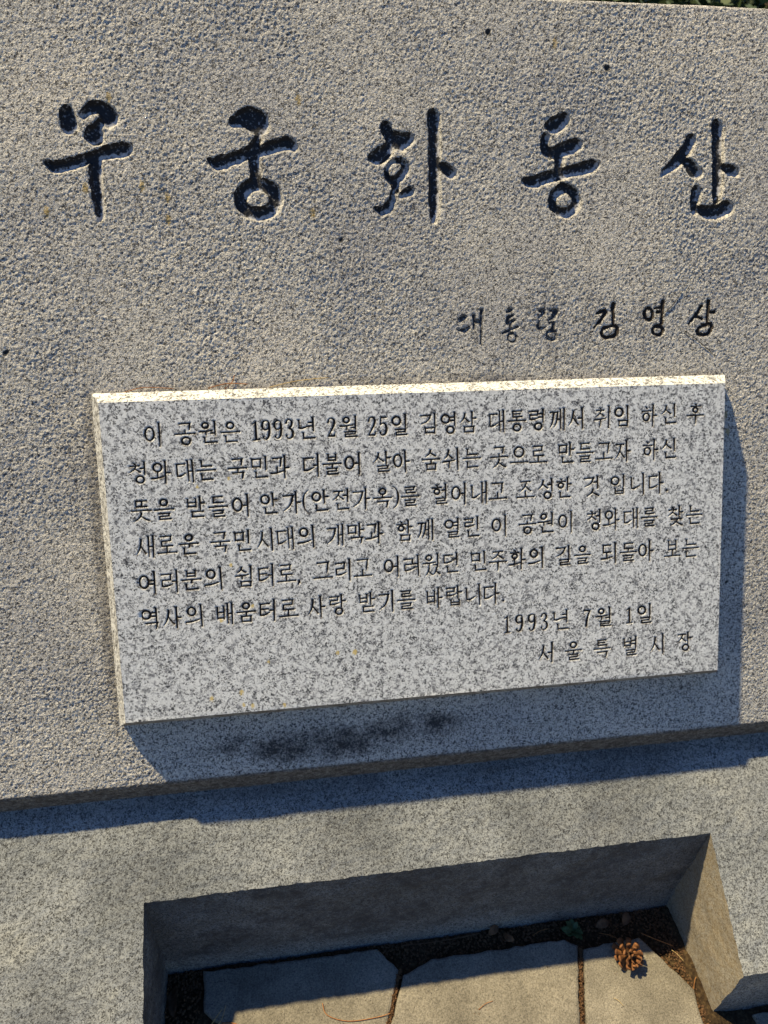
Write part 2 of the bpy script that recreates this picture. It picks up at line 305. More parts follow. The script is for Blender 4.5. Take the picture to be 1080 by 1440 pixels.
TITLE = [[[(-3.5,811.6,8.8),(-2.0,796.9,10.1)],[(15.7,809.7,4.3),(27.2,818.1,7.0),(39.2,817.8,8.2),(47.5,808.5,10.7),(45.7,802.0,6.7)],[(36.7,801.8,4.8),(29.8,792.2,6.3),(27.5,785.6,11.6)],[(-32.6,750.6,3.3),(-22.3,746.2,7.0),(2.3,752.8,6.5),(22.2,758.7,6.3),(39.6,764.3,6.8),(61.9,768.5,8.6),(67.5,770.1,5.9)],[(26.5,752.7,7.5),(25.1,728.6,7.1),(25.7,706.8,6.4),(26.6,688.5,4.7),(26.0,681.2,1.7)]],[[(204.7,804.9,6.6),(221.5,810.1,12.1),(233.3,805.5,15.1),(236.8,798.2,9.2)],[(235.6,788.4,4.4),(229.7,776.0,6.4),(227.0,762.5,8.5)],[(171.2,756.6,3.5),(181.1,753.0,7.9),(201.9,759.7,7.4),(221.5,766.7,7.4),(229.2,767.4,7.1)],[(229.2,767.4,6.4),(239.7,770.0,6.4),(255.4,775.2,7.4),(271.2,779.7,8.1),(280.1,775.5,5.5)],[(227.9,756.3,7.5),(229.0,730.3,6.7)],[(253.1,708.5,8.1),(250.3,700.2,8.1),(243.5,693.6,8.1),(234.0,689.8,8.1),(223.8,689.8,8.0),(214.7,693.5,8.0),(208.8,700.1,8.0),(207.0,708.3,8.0),(209.7,716.6,8.0),(216.5,723.2,8.0),(225.9,726.9,8.0),(236.1,727.0,8.0),(245.2,723.4,8.1),(251.3,716.8,8.1),(253.1,708.5,8.1)]],[[(404.6,803.1,6.5),(410.9,790.0,8.6),(423.6,784.5,10.8),(435.2,787.6,7.3)],[(425.3,777.0,5.7),(425.3,777.0,5.7)],[(383.0,761.9,4.8),(395.2,764.6,10.0),(405.6,772.9,8.4),(409.2,779.9,5.7)],[(402.7,748.2,2.2),(405.1,738.1,3.8),(413.1,733.7,5.2),(426.3,743.4,5.2),(430.6,751.7,4.6),(423.4,759.9,3.5)],[(402.7,748.2,2.2),(411.2,758.5,2.7),(423.4,759.9,3.5)],[(415.8,734.3,5.7),(416.1,721.6,5.2)],[(424.0,714.6,3.8),(435.1,719.8,5.8)],[(412.1,724.1,2.4),(411.5,708.7,4.6),(405.8,700.3,6.5),(396.8,694.5,5.7),(387.3,696.8,2.7)],[(470.7,818.1,7.4),(471.4,783.4,8.0),(470.1,732.2,7.5),(468.8,693.4,6.7),(467.1,680.4,3.3)],[(478.0,755.2,4.4),(487.5,748.5,7.5),(493.7,744.7,7.2)]],[[(632.3,807.8,4.6),(643.7,809.3,10.6),(656.7,817.0,7.8)],[(628.7,793.5,5.4),(628.6,778.0,6.3),(637.9,771.6,7.5),(652.3,776.3,8.4),(666.7,780.5,9.3),(676.8,784.5,6.5)],[(648.6,765.2,7.2),(647.9,752.1,6.4)],[(597.5,734.6,3.1),(610.4,733.4,7.7),(630.5,739.5,7.8),(646.4,743.5,7.5),(659.4,746.3,7.0),(681.2,751.8,7.9),(697.3,755.9,7.9),(703.1,757.7,4.1)],[(673.7,708.7,6.4),(672.0,701.5,6.4),(667.2,695.7,6.4),(660.3,692.5,6.4),(652.6,692.5,6.4),(645.7,695.7,6.4),(641.0,701.4,6.4),(639.3,708.5,6.4),(641.0,715.7,6.4),(645.8,721.4,6.4),(652.7,724.6,6.4),(660.3,724.7,6.4),(667.2,721.5,6.4),(672.0,715.8,6.4),(673.7,708.7,6.4)],[(653.9,729.1,4.6),(655.0,723.2,5.8)]],[[(845.4,792.4,7.3),(839.6,780.3,8.2),(829.2,768.1,8.2),(817.4,757.2,7.0),(805.5,748.0,3.9),(801.0,744.3,1.5)],[(839.9,763.5,6.4),(848.5,753.5,8.8),(854.7,748.2,8.2)],[(884.7,813.0,7.3),(886.9,803.0,8.6),(888.1,762.7,8.3),(888.4,735.6,8.3),(887.5,711.1,5.9)],[(896.7,756.8,4.6),(907.6,752.4,7.4),(915.5,750.2,6.5)],[(855.4,721.8,8.3),(853.9,708.2,7.1),(854.1,695.9,5.5)],[(862.8,698.4,5.9),(872.2,694.3,9.0),(890.8,694.4,9.9),(903.8,699.9,9.7)]]]
SIGNATURE = [[[(503.9,546.7,4.2),(508.8,550.3,3.8)],[(500.8,532.3,2.3),(507.5,532.2,4.2),(514.2,535.7,2.9)],[(522.2,551.9,2.5),(522.8,534.6,1.9)],[(533.8,559.8,2.9),(533.0,538.1,2.3),(532.4,514.4,1.9)],[(524.9,543.7,2.9),(532.6,544.4,2.9)]],[[(571.3,556.5,1.9),(577.1,559.2,2.5)],[(572.2,549.2,2.3),(579.0,551.3,2.3)],[(572.2,548.3,2.3),(572.1,541.4,2.5),(580.9,544.2,2.7)],[(576.0,541.0,2.3),(575.9,533.6,2.3)],[(564.1,526.5,1.6),(586.6,536.2,2.3)],[(584.3,520.6,2.3),(583.6,518.1,2.3),(581.9,516.1,2.3),(579.4,515.0,2.3),(576.6,515.0,2.3),(574.1,516.2,2.3),(572.4,518.3,2.3),(571.8,520.9,2.3),(572.5,523.4,2.3),(574.2,525.4,2.3),(576.7,526.5,2.3),(579.5,526.4,2.3),(582.0,525.3,2.3),(583.7,523.2,2.3),(584.3,520.6,2.3)]],[[(620.0,556.7,2.7),(625.9,554.8,3.1),(618.0,547.6,2.2)],[(618.0,543.9,2.2),(617.9,532.9,2.8),(627.7,534.5,2.2)],[(633.8,557.4,2.0),(642.6,557.3,3.9),(639.6,549.0,3.2),(634.7,545.4,2.0)],[(633.7,539.9,2.0),(639.6,540.8,2.4),(639.6,530.6,2.4)],[(643.7,523.1,2.6),(643.0,520.4,2.6),(641.1,518.2,2.6),(638.4,517.1,2.6),(635.4,517.1,2.6),(632.7,518.4,2.6),(630.9,520.6,2.6),(630.2,523.4,2.6),(630.9,526.1,2.6),(632.8,528.2,2.6),(635.5,529.4,2.6),(638.5,529.4,2.6),(641.2,528.1,2.6),(643.0,525.9,2.6),(643.7,523.1,2.6)]],[[(705.5,552.6,2.4),(718.5,555.6,3.2),(714.5,546.0,3.0),(701.5,532.2,2.2)],[(730.5,566.1,3.2),(730.3,537.3,2.6)],[(714.6,530.1,2.4),(734.8,534.4,3.0),(734.9,521.3,3.5),(716.7,518.9,2.8),(714.6,530.1,2.4)]],[[(791.7,550.3,2.7),(791.1,546.7,2.7),(789.3,543.7,2.7),(786.7,542.2,2.7),(783.8,542.2,2.7),(781.2,543.9,2.7),(779.3,546.8,2.7),(778.6,550.5,2.7),(779.2,554.2,2.7),(781.0,557.1,2.7),(783.6,558.6,2.7),(786.5,558.6,2.7),(789.1,556.9,2.7),(791.0,554.0,2.7),(791.7,550.3,2.7)],[(806.8,567.9,2.9),(805.9,536.9,2.9)],[(793.7,557.8,1.8),(805.9,559.8,1.9)],[(798.9,552.4,3.1),(805.6,553.8,2.3)],[(808.0,526.5,2.9),(807.2,523.7,2.9),(804.9,521.5,2.9),(801.6,520.3,2.9),(798.0,520.4,2.9),(794.6,521.7,2.9),(792.3,524.0,2.9),(791.5,526.8,2.9),(792.2,529.6,2.9),(794.5,531.7,2.9),(797.8,532.9,2.9),(801.4,532.9,2.9),(804.8,531.6,2.9),(807.1,529.3,2.9),(808.0,526.5,2.9)]],[[(868.1,560.4,3.1),(858.0,545.5,2.7),(848.9,535.2,2.3)],[(859.1,544.5,2.3),(868.6,542.1,2.7)],[(879.9,566.9,3.8),(877.1,535.6,2.7)],[(880.9,550.8,2.1),(889.3,551.6,2.9)],[(863.2,521.6,2.7),(865.7,529.8,2.7),(884.5,534.6,3.2),(881.1,522.2,3.6),(873.3,519.5,2.9),(863.2,521.6,2.7)]]]

MM = 0.001
TITLE_ST = [[[(x*MM, y*MM, r*MM*1.06) for x, y, r in s] for s in g] for g in TITLE]
SIGN_ST = [[[(x*MM, y*MM, r*MM) for x, y, r in s] for s in g] for g in SIGNATURE]
SPECKS = [(0.339, 0.655, .0026), (0.549, 0.924, .003), (0.718, 0.884, .003), (-0.105, 0.515, .003), (0.005, 0.787, .002), (0.92, 0.14, .002)]
def smooth_path(pts, n=4):
    if len(pts) < 3: return pts
    P = [pts[0]]+list(pts)+[pts[-1]]; out = []
    closed = abs(pts[0][0]-pts[-1][0])+abs(pts[0][1]-pts[-1][1]) < 1e-6
    if closed: P[0] = pts[-2]; P[-1] = pts[1]
    for i in range(1, len(P)-2):
        p0, p1, p2, p3 = map(np.array, (P[i-1], P[i], P[i+1], P[i+2]))
        for k in range(n):
            t = k/n; out.append(tuple(0.5*((2*p1)+(-p0+p2)*t+(2*p0-5*p1+4*p2-p3)*t*t+(-p0+3*p1-3*p2+p3)*t**3)))
    out.append(tuple(pts[-1])); return out

# --- a brush-serif Hangul alphabet: every syllable is composed from strokes (x, y, r) in a unit cell
TV, TH = 0.00138, 0.00106
class Pen:
    def __init__(self): self.s = []
    def V(self, x, a, b, nib=True, w=1.0):
        self.s.append([(x, a, TV*w), (x, (a+b)/2, TV*0.92*w), (x, b, TV*0.72*w)])
        if nib: self.s.append([(x-0.075, a+0.035, TH*0.55), (x-0.01, a-0.03, TV*1.15*w)])
    def H(self, a, b, y, rise=0.02, w=1.0):
        self.s.append([(a, y-rise*0.5, TH*0.95*w), (b, y+rise*0.5, TH*0.9*w)])
        self.s.append([(b-0.03, y+rise*0.5+0.006, TH*1.0*w), (b-0.005, y+rise*0.5-0.004, TH*1.45*w)])
        self.s.append([(a, y-rise*0.5+0.015, TH*0.9*w), (a+0.02, y-rise*0.5-0.004, TH*1.15*w)])
    def L(self, *pts): self.s.append(smooth_path(list(pts), 4))
    def S(self, *pts): self.s.append(list(pts))
    def O(self, cx, cy, rx, ry, nib=True):
        n = 18
        self.s.append([(cx+rx*math.cos(2*math.pi*i/n), cy+ry*math.sin(2*math.pi*i/n), TH*(1.15+0.25*abs(math.cos(2*math.pi*i/n)))) for i in range(n+1)])
        if nib: self.s.append([(cx-0.03, cy+ry+0.035, TH*0.6), (cx+0.01, cy+ry, TH*1.2)])
def cons(P, ch, x0, y0, x1, y1, mode):
    """mode 'v' beside an upright vowel, 'h' above a level vowel, 'f' final"""
    X = lambda a: x0+(x1-x0)*a
    Y = lambda b: y0+(y1-y0)*b
    if ch in 'ㄲㄸㅆ':
        one = {'ㄲ': 'ㄱ', 'ㄸ': 'ㄷ', 'ㅆ': 'ㅅ'}[ch]; g = 0.08
        cons(P, one, x0, y0, X(0.5-g/2), y1, mode); cons(P, one, X(0.5+g/2), y0, x1, y1, mode); return
    if ch == 'ㄱ':
        P.H(X(0), X(1), Y(1))
        if mode == 'v': P.L((X(0.95), Y(1), TV), (X(0.86), Y(0.62), TV*0.95), (X(0.55), Y(0.22), TV*0.7), (X(0.02), Y(-0.06), TH*0.45))
        else: P.S((X(0.95), Y(1), TV*0.95), (X(0.93), Y(0.5), TV*0.9), (X(0.88), Y(0.0), TV*0.65))
    elif ch == 'ㄴ':
        P.V(X(0.05), Y(1), Y(0.08), True, 0.85)
        if mode == 'v': P.L((X(0.05), Y(0.06), TH), (X(0.4), Y(0.06), TH*1.2), (X(1.0), Y(0.3), TH*0.6))
        else: P.S((X(0.05), Y(0.05), TH*1.1), (X(1.0), Y(0.05)+0.015, TH*1.05)); P.S((X(0.94), Y(0.05)+0.02, TH), (X(1), Y(0.05)+0.01, TH*1.4))
    elif ch in 'ㄷㅌ':
        P.H(X(0), X(0.95), Y(1)); P.S((X(0.06), Y(1), TV*0.8), (X(0.06), Y(0.06), TV*0.8))
        if ch == 'ㅌ': P.S((X(0.06), Y(0.54), TH*0.9), (X(0.85), Y(0.56), TH*0.95))
        if mode == 'v': P.L((X(0.06), Y(0.04), TH), (X(0.45), Y(0.06), TH*1.2), (X(1.02), Y(0.26), TH*0.6))
        else: P.S((X(0.06), Y(0.04), TH*1.05), (X(1.0), Y(0.04)+0.015, TH*1.05)); P.S((X(0.94), Y(0.04)+0.02, TH), (X(1), Y(0.04)+0.01, TH*1.35))
    elif ch == 'ㄹ':
        P.H(X(0), X(0.92), Y(1)); P.S((X(0.88), Y(1), TV*0.8), (X(0.86), Y(0.55), TV*0.75))
        P.S((X(0.06), Y(0.53), TH*0.95), (X(0.88), Y(0.56), TH*0.95)); P.S((X(0.06), Y(0.53), TV*0.78), (X(0.06), Y(0.05), TV*0.78))
        if mode == 'v': P.L((X(0.06), Y(0.04), TH), (X(0.5), Y(0.06), TH*1.15), (X(1.05), Y(0.22), TH*0.6))
        else: P.S((X(0.06), Y(0.04), TH*1.05), (X(1.0), Y(0.04)+0.012, TH*1.05)); P.S((X(0.94), Y(0.04)+0.02, TH), (X(1), Y(0.04)+0.01, TH*1.3))
    elif ch == 'ㅁ':
        P.V(X(0.08), Y(1), Y(0.0), True, 0.82); P.H(X(0.08), X(0.92), Y(0.97), 0.01); P.S((X(0.9), Y(0.97), TV*0.85), (X(0.88), Y(-0.03), TV*0.8)); P.S((X(0.08), Y(0.06), TH), (X(0.9), Y(0.08), TH))
    elif ch == 'ㅂ':
        P.V(X(0.1), Y(1), Y(0.0), True, 0.82); P.V(X(0.88), Y(1.04), Y(-0.03), True, 0.85)
        P.S((X(0.1), Y(0.55), TH*0.95), (X(0.88), Y(0.57), TH*0.95)); P.S((X(0.1), Y(0.07), TH), (X(0.88), Y(0.09), TH))
    elif ch == 'ㅅ':
        P.L((X(0.50), Y(1.03), TV*0.95), (X(0.44), Y(0.68), TV*0.95), (X(0.26), Y(0.3), TV*0.7), (X(-0.02), Y(0.0), TH*0.4))
        P.L((X(0.44), Y(0.62), TH*0.6), (X(0.68), Y(0.32), TV*0.85), (X(0.98), Y(0.05), TV*0.95))
        P.S((X(0.40), Y(1.1), TH*0.5), (X(0.5), Y(1.0), TV*0.9))
    elif ch in 'ㅈㅊ':
        t = 1.0
        if ch == 'ㅊ': t = 0.78; P.S((X(0.42), Y(1.12), TH*0.9), (X(0.56), Y(0.98), TV*1.05))
        P.H(X(0.05), X(0.92), Y(t))
        P.L((X(0.62), Y(t), TV*0.85), (X(0.5), Y(t*0.6), TV*0.85), (X(0.28), Y(0.24), TV*0.65), (X(-0.02), Y(0.0), TH*0.4))
        P.L((X(0.5), Y(t*0.56), TH*0.6), (X(0.72), Y(0.28), TV*0.8), (X(1.0), Y(0.03), TV*0.9))
    elif ch == 'ㅎ':
        P.S((X(0.42), Y(1.14), TH*0.9), (X(0.56), Y(1.02), TV*1.05)); P.H(X(0.02), X(0.98), Y(0.80))
        r = 0.5*(y1-y0)*0.62; P.O(X(0.5), y0+r, min((x1-x0)*0.36, r*1.25), r, False)
    elif ch == 'ㅇ':
        rx = (x1-x0)*0.46; ry = (y1-y0)*0.5
        if mode != 'v': rx = min(rx, ry*1.25)
        P.O((x0+x1)/2, (y0+y1)/2, rx, ry, mode != 'f' or True)
CH = 'ㄱㄲㄴㄷㄸㄹㅁㅂㅃㅅㅆㅇㅈㅉㅊㅋㅌㅍㅎ'
JU = 'ㅏㅐㅑㅒㅓㅔㅕㅖㅗㅘㅙㅚㅛㅜㅝㅞㅟㅠㅡㅢㅣ'
JO = ['', 'ㄱ', 'ㄲ', 'ㄳ', 'ㄴ', 'ㄵ', 'ㄶ', 'ㄷ', 'ㄹ', 'ㄺ', 'ㄻ', 'ㄼ', 'ㄽ', 'ㄾ', 'ㄿ', 'ㅀ', 'ㅁ', 'ㅂ', 'ㅄ', 'ㅅ', 'ㅆ', 'ㅇ', 'ㅈ', 'ㅊ', 'ㅋ', 'ㅌ', 'ㅍ', 'ㅎ']
def upright(P, v, b, t=1.0):
    """upright vowel bars, from t down to b"""
    m = b+(t-b)*0.5
    if v == 'ㅏ': P.V(0.76, t, b); P.S((0.76, m, TH), (0.99, m+0.005, TH*1.2))
    elif v == 'ㅣ': P.V(0.86, t, b)
    elif v == 'ㅓ': P.V(0.88, t, b); P.S((0.64, m+0.01, TH*1.2), (0.88, m+0.015, TH))
    elif v == 'ㅕ': P.V(0.88, t, b); P.S((0.62, m+0.10, TH*1.1), (0.88, m+0.105, TH)); P.S((0.62, m-0.08, TH*1.1), (0.88, m-0.075, TH))
    elif v == 'ㅐ': P.V(0.68, t-0.03, b+0.05, True, 0.85); P.V(0.93, t, b, True, 0.95); P.S((0.68, m, TH), (0.93, m+0.005, TH))
    elif v == 'ㅔ': P.V(0.70, t-0.03, b+0.05, True, 0.85); P.V(0.94, t, b, True, 0.95); P.S((0.54, m, TH*1.1), (0.70, m+0.005, TH))
def syllable(c):
    P = Pen(); k = ord(c)-0xAC00; i, v, f = CH[k//588], JU[(k % 588)//28], JO[k % 28]
    if v in 'ㅏㅐㅓㅔㅕㅣ':
        w = 0.52 if v in 'ㅐㅔ' else 0.62
        if v in 'ㅏ': w = 0.60
        if i == 'ㅇ': w -= 0.04
        if f:
            cons(P, i, 0.04, 0.50, w, 0.93, 'v'); upright(P, v, 0.36, 1.03)
            if f == 'ㅇ': cons(P, f, 0.32, -0.04, 0.88, 0.31, 'f')
            elif f in 'ㅅㅆㅈㅊ': cons(P, f, 0.2, -0.06, 0.98, 0.30, 'f')
            else: cons(P, f, 0.26, -0.02, 0.92, 0.27, 'f')
        else:
            cons(P, i, 0.04, 0.20 if i not in 'ㄱㅅㅈㅊㄲ' else 0.10, w, 0.84, 'v'); upright(P, v, -0.10, 1.03)
    elif v in 'ㅗㅜㅡㅛㅠ':
        if f:
            cons(P, i, 0.22, 0.66, 0.80, 0.97, 'h')
            P.H(-0.02, 1.02, 0.47 if v != 'ㅜ' else 0.50)
            if v == 'ㅗ': P.S((0.5, 0.62, TV*0.8), (0.5, 0.47, TV*0.75))
            if v == 'ㅜ': P.S((0.52, 0.50, TV*0.9), (0.52, 0.33, TV*0.8))
            if f == 'ㅇ': cons(P, f, 0.26, -0.06, 0.76, 0.30, 'f')
            elif f in 'ㅅㅆㅈㅊ': cons(P, f, 0.12, -0.08, 0.9, 0.34, 'f')
            else: cons(P, f, 0.2, -0.03, 0.84, 0.27, 'f')
        else:
            y = {'ㅗ': 0.10, 'ㅜ': 0.38, 'ㅡ': 0.14}[v]
            cons(P, i, 0.18, 0.55 if v == 'ㅜ' else 0.42, 0.82, 0.95, 'h'); P.H(-0.03, 1.03, y)
            if v == 'ㅗ': P.S((0.5, 0.42, TV*0.85), (0.5, y, TV*0.8))
            if v == 'ㅜ': P.S((0.52, y, TV), (0.52, 0.1, TV*0.9), (0.51, -0.10, TV*0.5))
    else:
        lo, hi = {'ㅘ': ('ㅗ', 'ㅏ'), 'ㅚ': ('ㅗ', 'ㅣ'), 'ㅝ': ('ㅜ', 'ㅓ'), 'ㅟ': ('ㅜ', 'ㅣ'), 'ㅢ': ('ㅡ', 'ㅣ')}[v]
        xb = 0.76 if hi == 'ㅏ' else 0.88
        if f:
            cons(P, i, 0.10, 0.70, 0.58, 0.97, 'h'); b = 0.34
            P.L((0.0, 0.53, TH*1.1), (0.35, 0.54, TH), (0.72, 0.58, TH*0.9))
            P.S((0.36, 0.54, TV*0.8), (0.36, 0.36, TV*0.7))
            P.V(xb, 1.03, b)
            if hi == 'ㅓ': P.S((0.62, 0.44, TH*1.0), (xb, 0.445, TH*0.9))
            if f in 'ㅅㅆ': cons(P, f, 0.16, -0.1, 1.0, 0.27, 'f')
            else: cons(P, f, 0.24, -0.03, 0.94, 0.23, 'f')
        else:
            cons(P, i, 0.08, 0.50, 0.58, 0.92, 'h')
            if lo == 'ㅗ': P.L((-0.02, 0.16, TH*1.2), (0.32, 0.18, TH*1.1), (0.68, 0.26, TH*0.8)); P.S((0.33, 0.48, TV*0.8), (0.33, 0.18, TV*0.75))
            elif lo == 'ㅡ': P.L((-0.02, 0.16, TH*1.2), (0.32, 0.18, TH*1.1), (0.74, 0.28, TH*0.8))
            else: P.L((-0.02, 0.34, TH*1.2), (0.32, 0.36, TH), (0.70, 0.42, TH*0.8)); P.S((0.36, 0.36, TV*0.9), (0.33, 0.0, TV*0.6))
            P.V(xb, 1.03, -0.10)
            if hi == 'ㅏ': P.S((xb, 0.42, TH), (0.99, 0.425, TH*1.2))
            if hi == 'ㅓ': P.S((0.62, 0.30, TH), (xb, 0.305, TH))
    return P.s
def digit(c):
    P = Pen(); a, b = TV*1.15, TH*0.85
    if c == '1': P.S((0.5, 0.92, a*0.9), (0.52, 0.05, a)); P.S((0.3, 0.82, b*0.8), (0.5, 0.93, b)); P.S((0.3, 0.02, b), (0.74, 0.04, b))
    elif c == '9':
        P.L((0.52, 0.95, b), (0.30, 0.88, a*0.9), (0.25, 0.70, a*1.1), (0.34, 0.54, a*0.8), (0.52, 0.50, b), (0.68, 0.60, b), (0.74, 0.75, a), (0.70, 0.90, b), (0.52, 0.95, b))
        P.L((0.74, 0.75, a), (0.75, 0.45, a*1.15), (0.66, 0.14, a), (0.46, 0.03, b), (0.32, 0.10, b), (0.32, 0.16, a*0.9))
    elif c == '3':
        P.L((0.28, 0.80, a*0.9), (0.36, 0.93, b), (0.54, 0.95, b), (0.70, 0.84, a), (0.66, 0.64, a*0.9), (0.46, 0.53, b))
        P.L((0.46, 0.53, b), (0.68, 0.44, a), (0.76, 0.25, a*1.15), (0.64, 0.07, a*0.8), (0.42, 0.02, b), (0.28, 0.10, b), (0.28, 0.17, a*0.9))
    elif c == '2':
        P.L((0.28, 0.76, a*0.9), (0.34, 0.91, b), (0.52, 0.96, b), (0.72, 0.86, a), (0.72, 0.66, a*1.1), (0.52, 0.36, a*0.8), (0.28, 0.08, b))
        P.S((0.28, 0.05, a*0.8), (0.72, 0.05, a*0.9)); P.S((0.72, 0.05, a*0.8), (0.77, 0.22, b*0.6))
    elif c == '5':
        P.S((0.34, 0.94, b), (0.72, 0.93, a*0.8)); P.S((0.34, 0.94, b), (0.31, 0.56, b))
        P.L((0.31, 0.56, b), (0.48, 0.64, b), (0.68, 0.56, a*0.9), (0.76, 0.33, a*1.1), (0.64, 0.09, a*0.9), (0.42, 0.02, b), (0.28, 0.10, b), (0.28, 0.18, a*0.9))
    elif c == '7':
        P.S((0.26, 0.93, a*0.8), (0.76, 0.92, a*0.8)); P.S((0.26, 0.93, b), (0.25, 0.76, b*0.6)); P.L((0.74, 0.90, b), (0.54, 0.5, a), (0.46, 0.04, a*1.15))
    elif c == '(': P.L((0.66, 1.06, b*0.5), (0.44, 0.85, b), (0.36, 0.5, a), (0.44, 0.12, b), (0.66, -0.1, b*0.5))
    elif c == ')': P.L((0.34, 1.06, b*0.5), (0.56, 0.85, b), (0.64, 0.5, a), (0.56, 0.12, b), (0.34, -0.1, b*0.5))
    elif c == '.': P.S((0.42, 0.05, a), (0.44, 0.02, a))
    elif c == ',': P.S((0.45, 0.08, a*1.1), (0.47, 0.0, a), (0.38, -0.14, b*0.5))
    return P.s
CW, CHH = 0.0232, 0.0262
def glyph(c, u, v, seed):
    rr = random.Random(seed)
    s = syllable(c) if ord(c) > 0x3000 else digit(c)
    w = CW*(1+rr.uniform(-.03, .03))*(0.78 if c.isdigit() else 1.0); h = CHH*(1+rr.uniform(-.03, .03))
    sh = rr.uniform(-.02, .03); wt = 1+rr.uniform(-.07, .09)
    if c == ',' or c == '.': pass
    out = []
    for st in s:
        out.append([(u+(x-0.5+sh*(y-0.5))*w, v+(y-0.49)*h, r*wt) for x, y, r in st])
    return out

# ------------------------------------------------------------------ the leaning slab
slab = empty('granite_slab', (0.45, 0.0, -0.15), 'large leaning rough grey granite slab carved with black brush characters', 'memorial stone')
def attach(o, root):
    o.parent = root; o.matrix_parent_inverse = mathutils.Matrix.Translation(root.location).inverted(); return o

def build_slab():
    cell = 0.0012
    us = axis((-0.62, -0.20, 0.02), (-0.20, 1.04, cell), (1.04, 1.52, 0.02))
    # profile from the foot of the lower chamfer, up the face and over the top edge
    c45 = math.sqrt(0.5); cs = []
    ca = np.array([-0.1345, -0.0490]); cb = np.array([V_BOT-0.003, HS-0.003])
    for t in np.linspace(0, 1, 30, endpoint=False): cs.append((*(ca+(cb-ca)*t), -c45, c45))
    for a in np.linspace(math.radians(135), math.radians(90), 8, endpoint=False):  # rounded arris
        r = 0.008; cx, cyy = V_BOT+0.0025, HS-r
        cs.append((cx+r*math.cos(a), cyy+r*math.sin(a), math.cos(a), math.sin(a)))
    face0 = len(cs)
    for v in np.arange(V_BOT+0.0025, V_TOP-0.005, cell): cs.append((v, HS, 0.0, 1.0))
    face1 = len(cs)
    for a in np.linspace(math.radians(90), 0, 7):
        r = 0.005; cs.append((V_TOP-r+r*math.cos(a), HS-r+r*math.sin(a), math.cos(a), math.sin(a)))
    for h in np.linspace(HS-0.008, HS-0.17, 30): cs.append((V_TOP, h, 1.0, 0.0))
    cs = np.array(cs); pv, ph, nv, nh = cs.T
    dist = np.concatenate([[0], np.cumsum(np.hypot(np.diff(pv), np.diff(ph)))])
    fs = slice(face0, face1); vs = pv[fs]
    glyphs = TITLE_ST+SIGN_ST+[[[(x, y, r), (x+.001, y+.001, r*.8)]] for x, y, r in SPECKS]
    glyphs = [[smooth_path(s, 4) for s in g] for g in glyphs]
    S, ID = carve_field(us, vs, glyphs, 0.008)
    nT = len(TITLE_ST)
    cut = [[[(x+0.0011, y-0.0012, r+0.0013) for x, y, r in st] for st in g] for g in glyphs[:nT]]
    Scut, _ = carve_field(us, vs, cut, 0.010)
    worn = [[[(x-0.0040, y+0.0056, r) for x, y, r in st] for st in g] for g in glyphs[:nT]]
    Sworn, _ = carve_field(us, vs, worn, 0.010)
    # ragged tool-marked outlines
    U0, V0 = np.meshgrid(us, vs, indexing='ij')
    S = S+0.0011*vnoise(U0, V0, 0.006, 2)*(S < 0.5)+0.0005*vnoise(U0, V0, 0.0028, 4)*(S < 0.5)
    Scut = Scut+0.0009*vnoise(U0, V0, 0.006, 2)*(Scut < 0.5)
    U2, V2, S2 = snap_grid(U0, V0, S, cell)
    nU, nP = len(us), len(pv)
    U = np.repeat(us[:, None], nP, 1); PV = np.repeat(pv[None], nU, 0).copy(); PHh = np.repeat(ph[None], nU, 0).copy(); D = np.repeat(dist[None], nU, 0)
    inU = (us > -0.205) & (us < 1.045)
    Uo = U.copy(); U[:, fs] = np.where(inU[:, None], U2, U0); PV[:, fs] = np.where(inU[:, None], V2, V0)
    # bush-hammered surface: pecked pits and ridges
    n = 0.12*vnoise(Uo, D, 0.0066, 0)+0.46*vnoise(Uo+0.3*D, D, 0.0033, 1)+0.60*vnoise(Uo, D-0.2*Uo, 0.0024, 5)
    n = n-0.45*(np.abs(vnoise(Uo-0.4*D, D, 0.0040, 2))-0.3)
    n = n+0.27*RNG.standard_normal(Uo.shape)
    n = n*(0.85+0.35*fbm(Uo, D, 0.10, 2, 4))
    amp = np.full(nP, 0.00070); amp[:face0] = 0.0005; amp[face1:] = 0.0003
    disp = n*amp[None]+0.0006*fbm(Uo, D, 0.12, 3, 3)
    # carving
    Sf = np.full((nU, nP), 1.0); Sf[:, fs] = S2; IDf = np.full((nU, nP), -1, dtype=np.int32); IDf[:, fs] = ID
    s = -Sf; Cf = np.full((nU, nP), 1.0); Cf[:, fs] = Scut; sc = -Cf; Wf = np.full((nU, nP), 1.0); Wf[:, fs] = Sworn
    wear = np.where(Wf < 0.5, sstep(-0.0015, 0.0028, Wf+0.0012*vnoise(Uo, D, 0.005, 6)), 0)
    big = (Cf < 0.02) & (IDf < len(TITLE_ST)); speck = IDf >= len(TITLE_ST)+len(SIGN_ST)
    dep_big = 0.0066*np.clip(sc/0.0042, 0, 1)**0.95
    dep_small = 0.0005*sstep(-0.0016, 0, s)+np.clip(s*1.3, 0, 0.0034)
    dep = np.where(big, dep_big, dep_small)
    dep = np.where((Sf > 0.02) & (Cf > 0.02), 0, dep)
    disp = disp*np.where(s > 0.001, 0.6, 1.0)-dep
    H = PHh+disp*nh[None]; Vv = PV+disp*nv[None]
    X, Y, Z = slab_pt(U, Vv, H)
    P = np.stack([X, Y, Z], -1).reshape(-1, 3)
    # stains, and painted shade beside the plaque
    def blob(cx, cy, rx, ry, p=1.0): return np.exp(-(((Uo-cx)/rx)**2+((PV-cy)/ry)**2)**p)
    stain_shade = np.zeros((nU, nP))
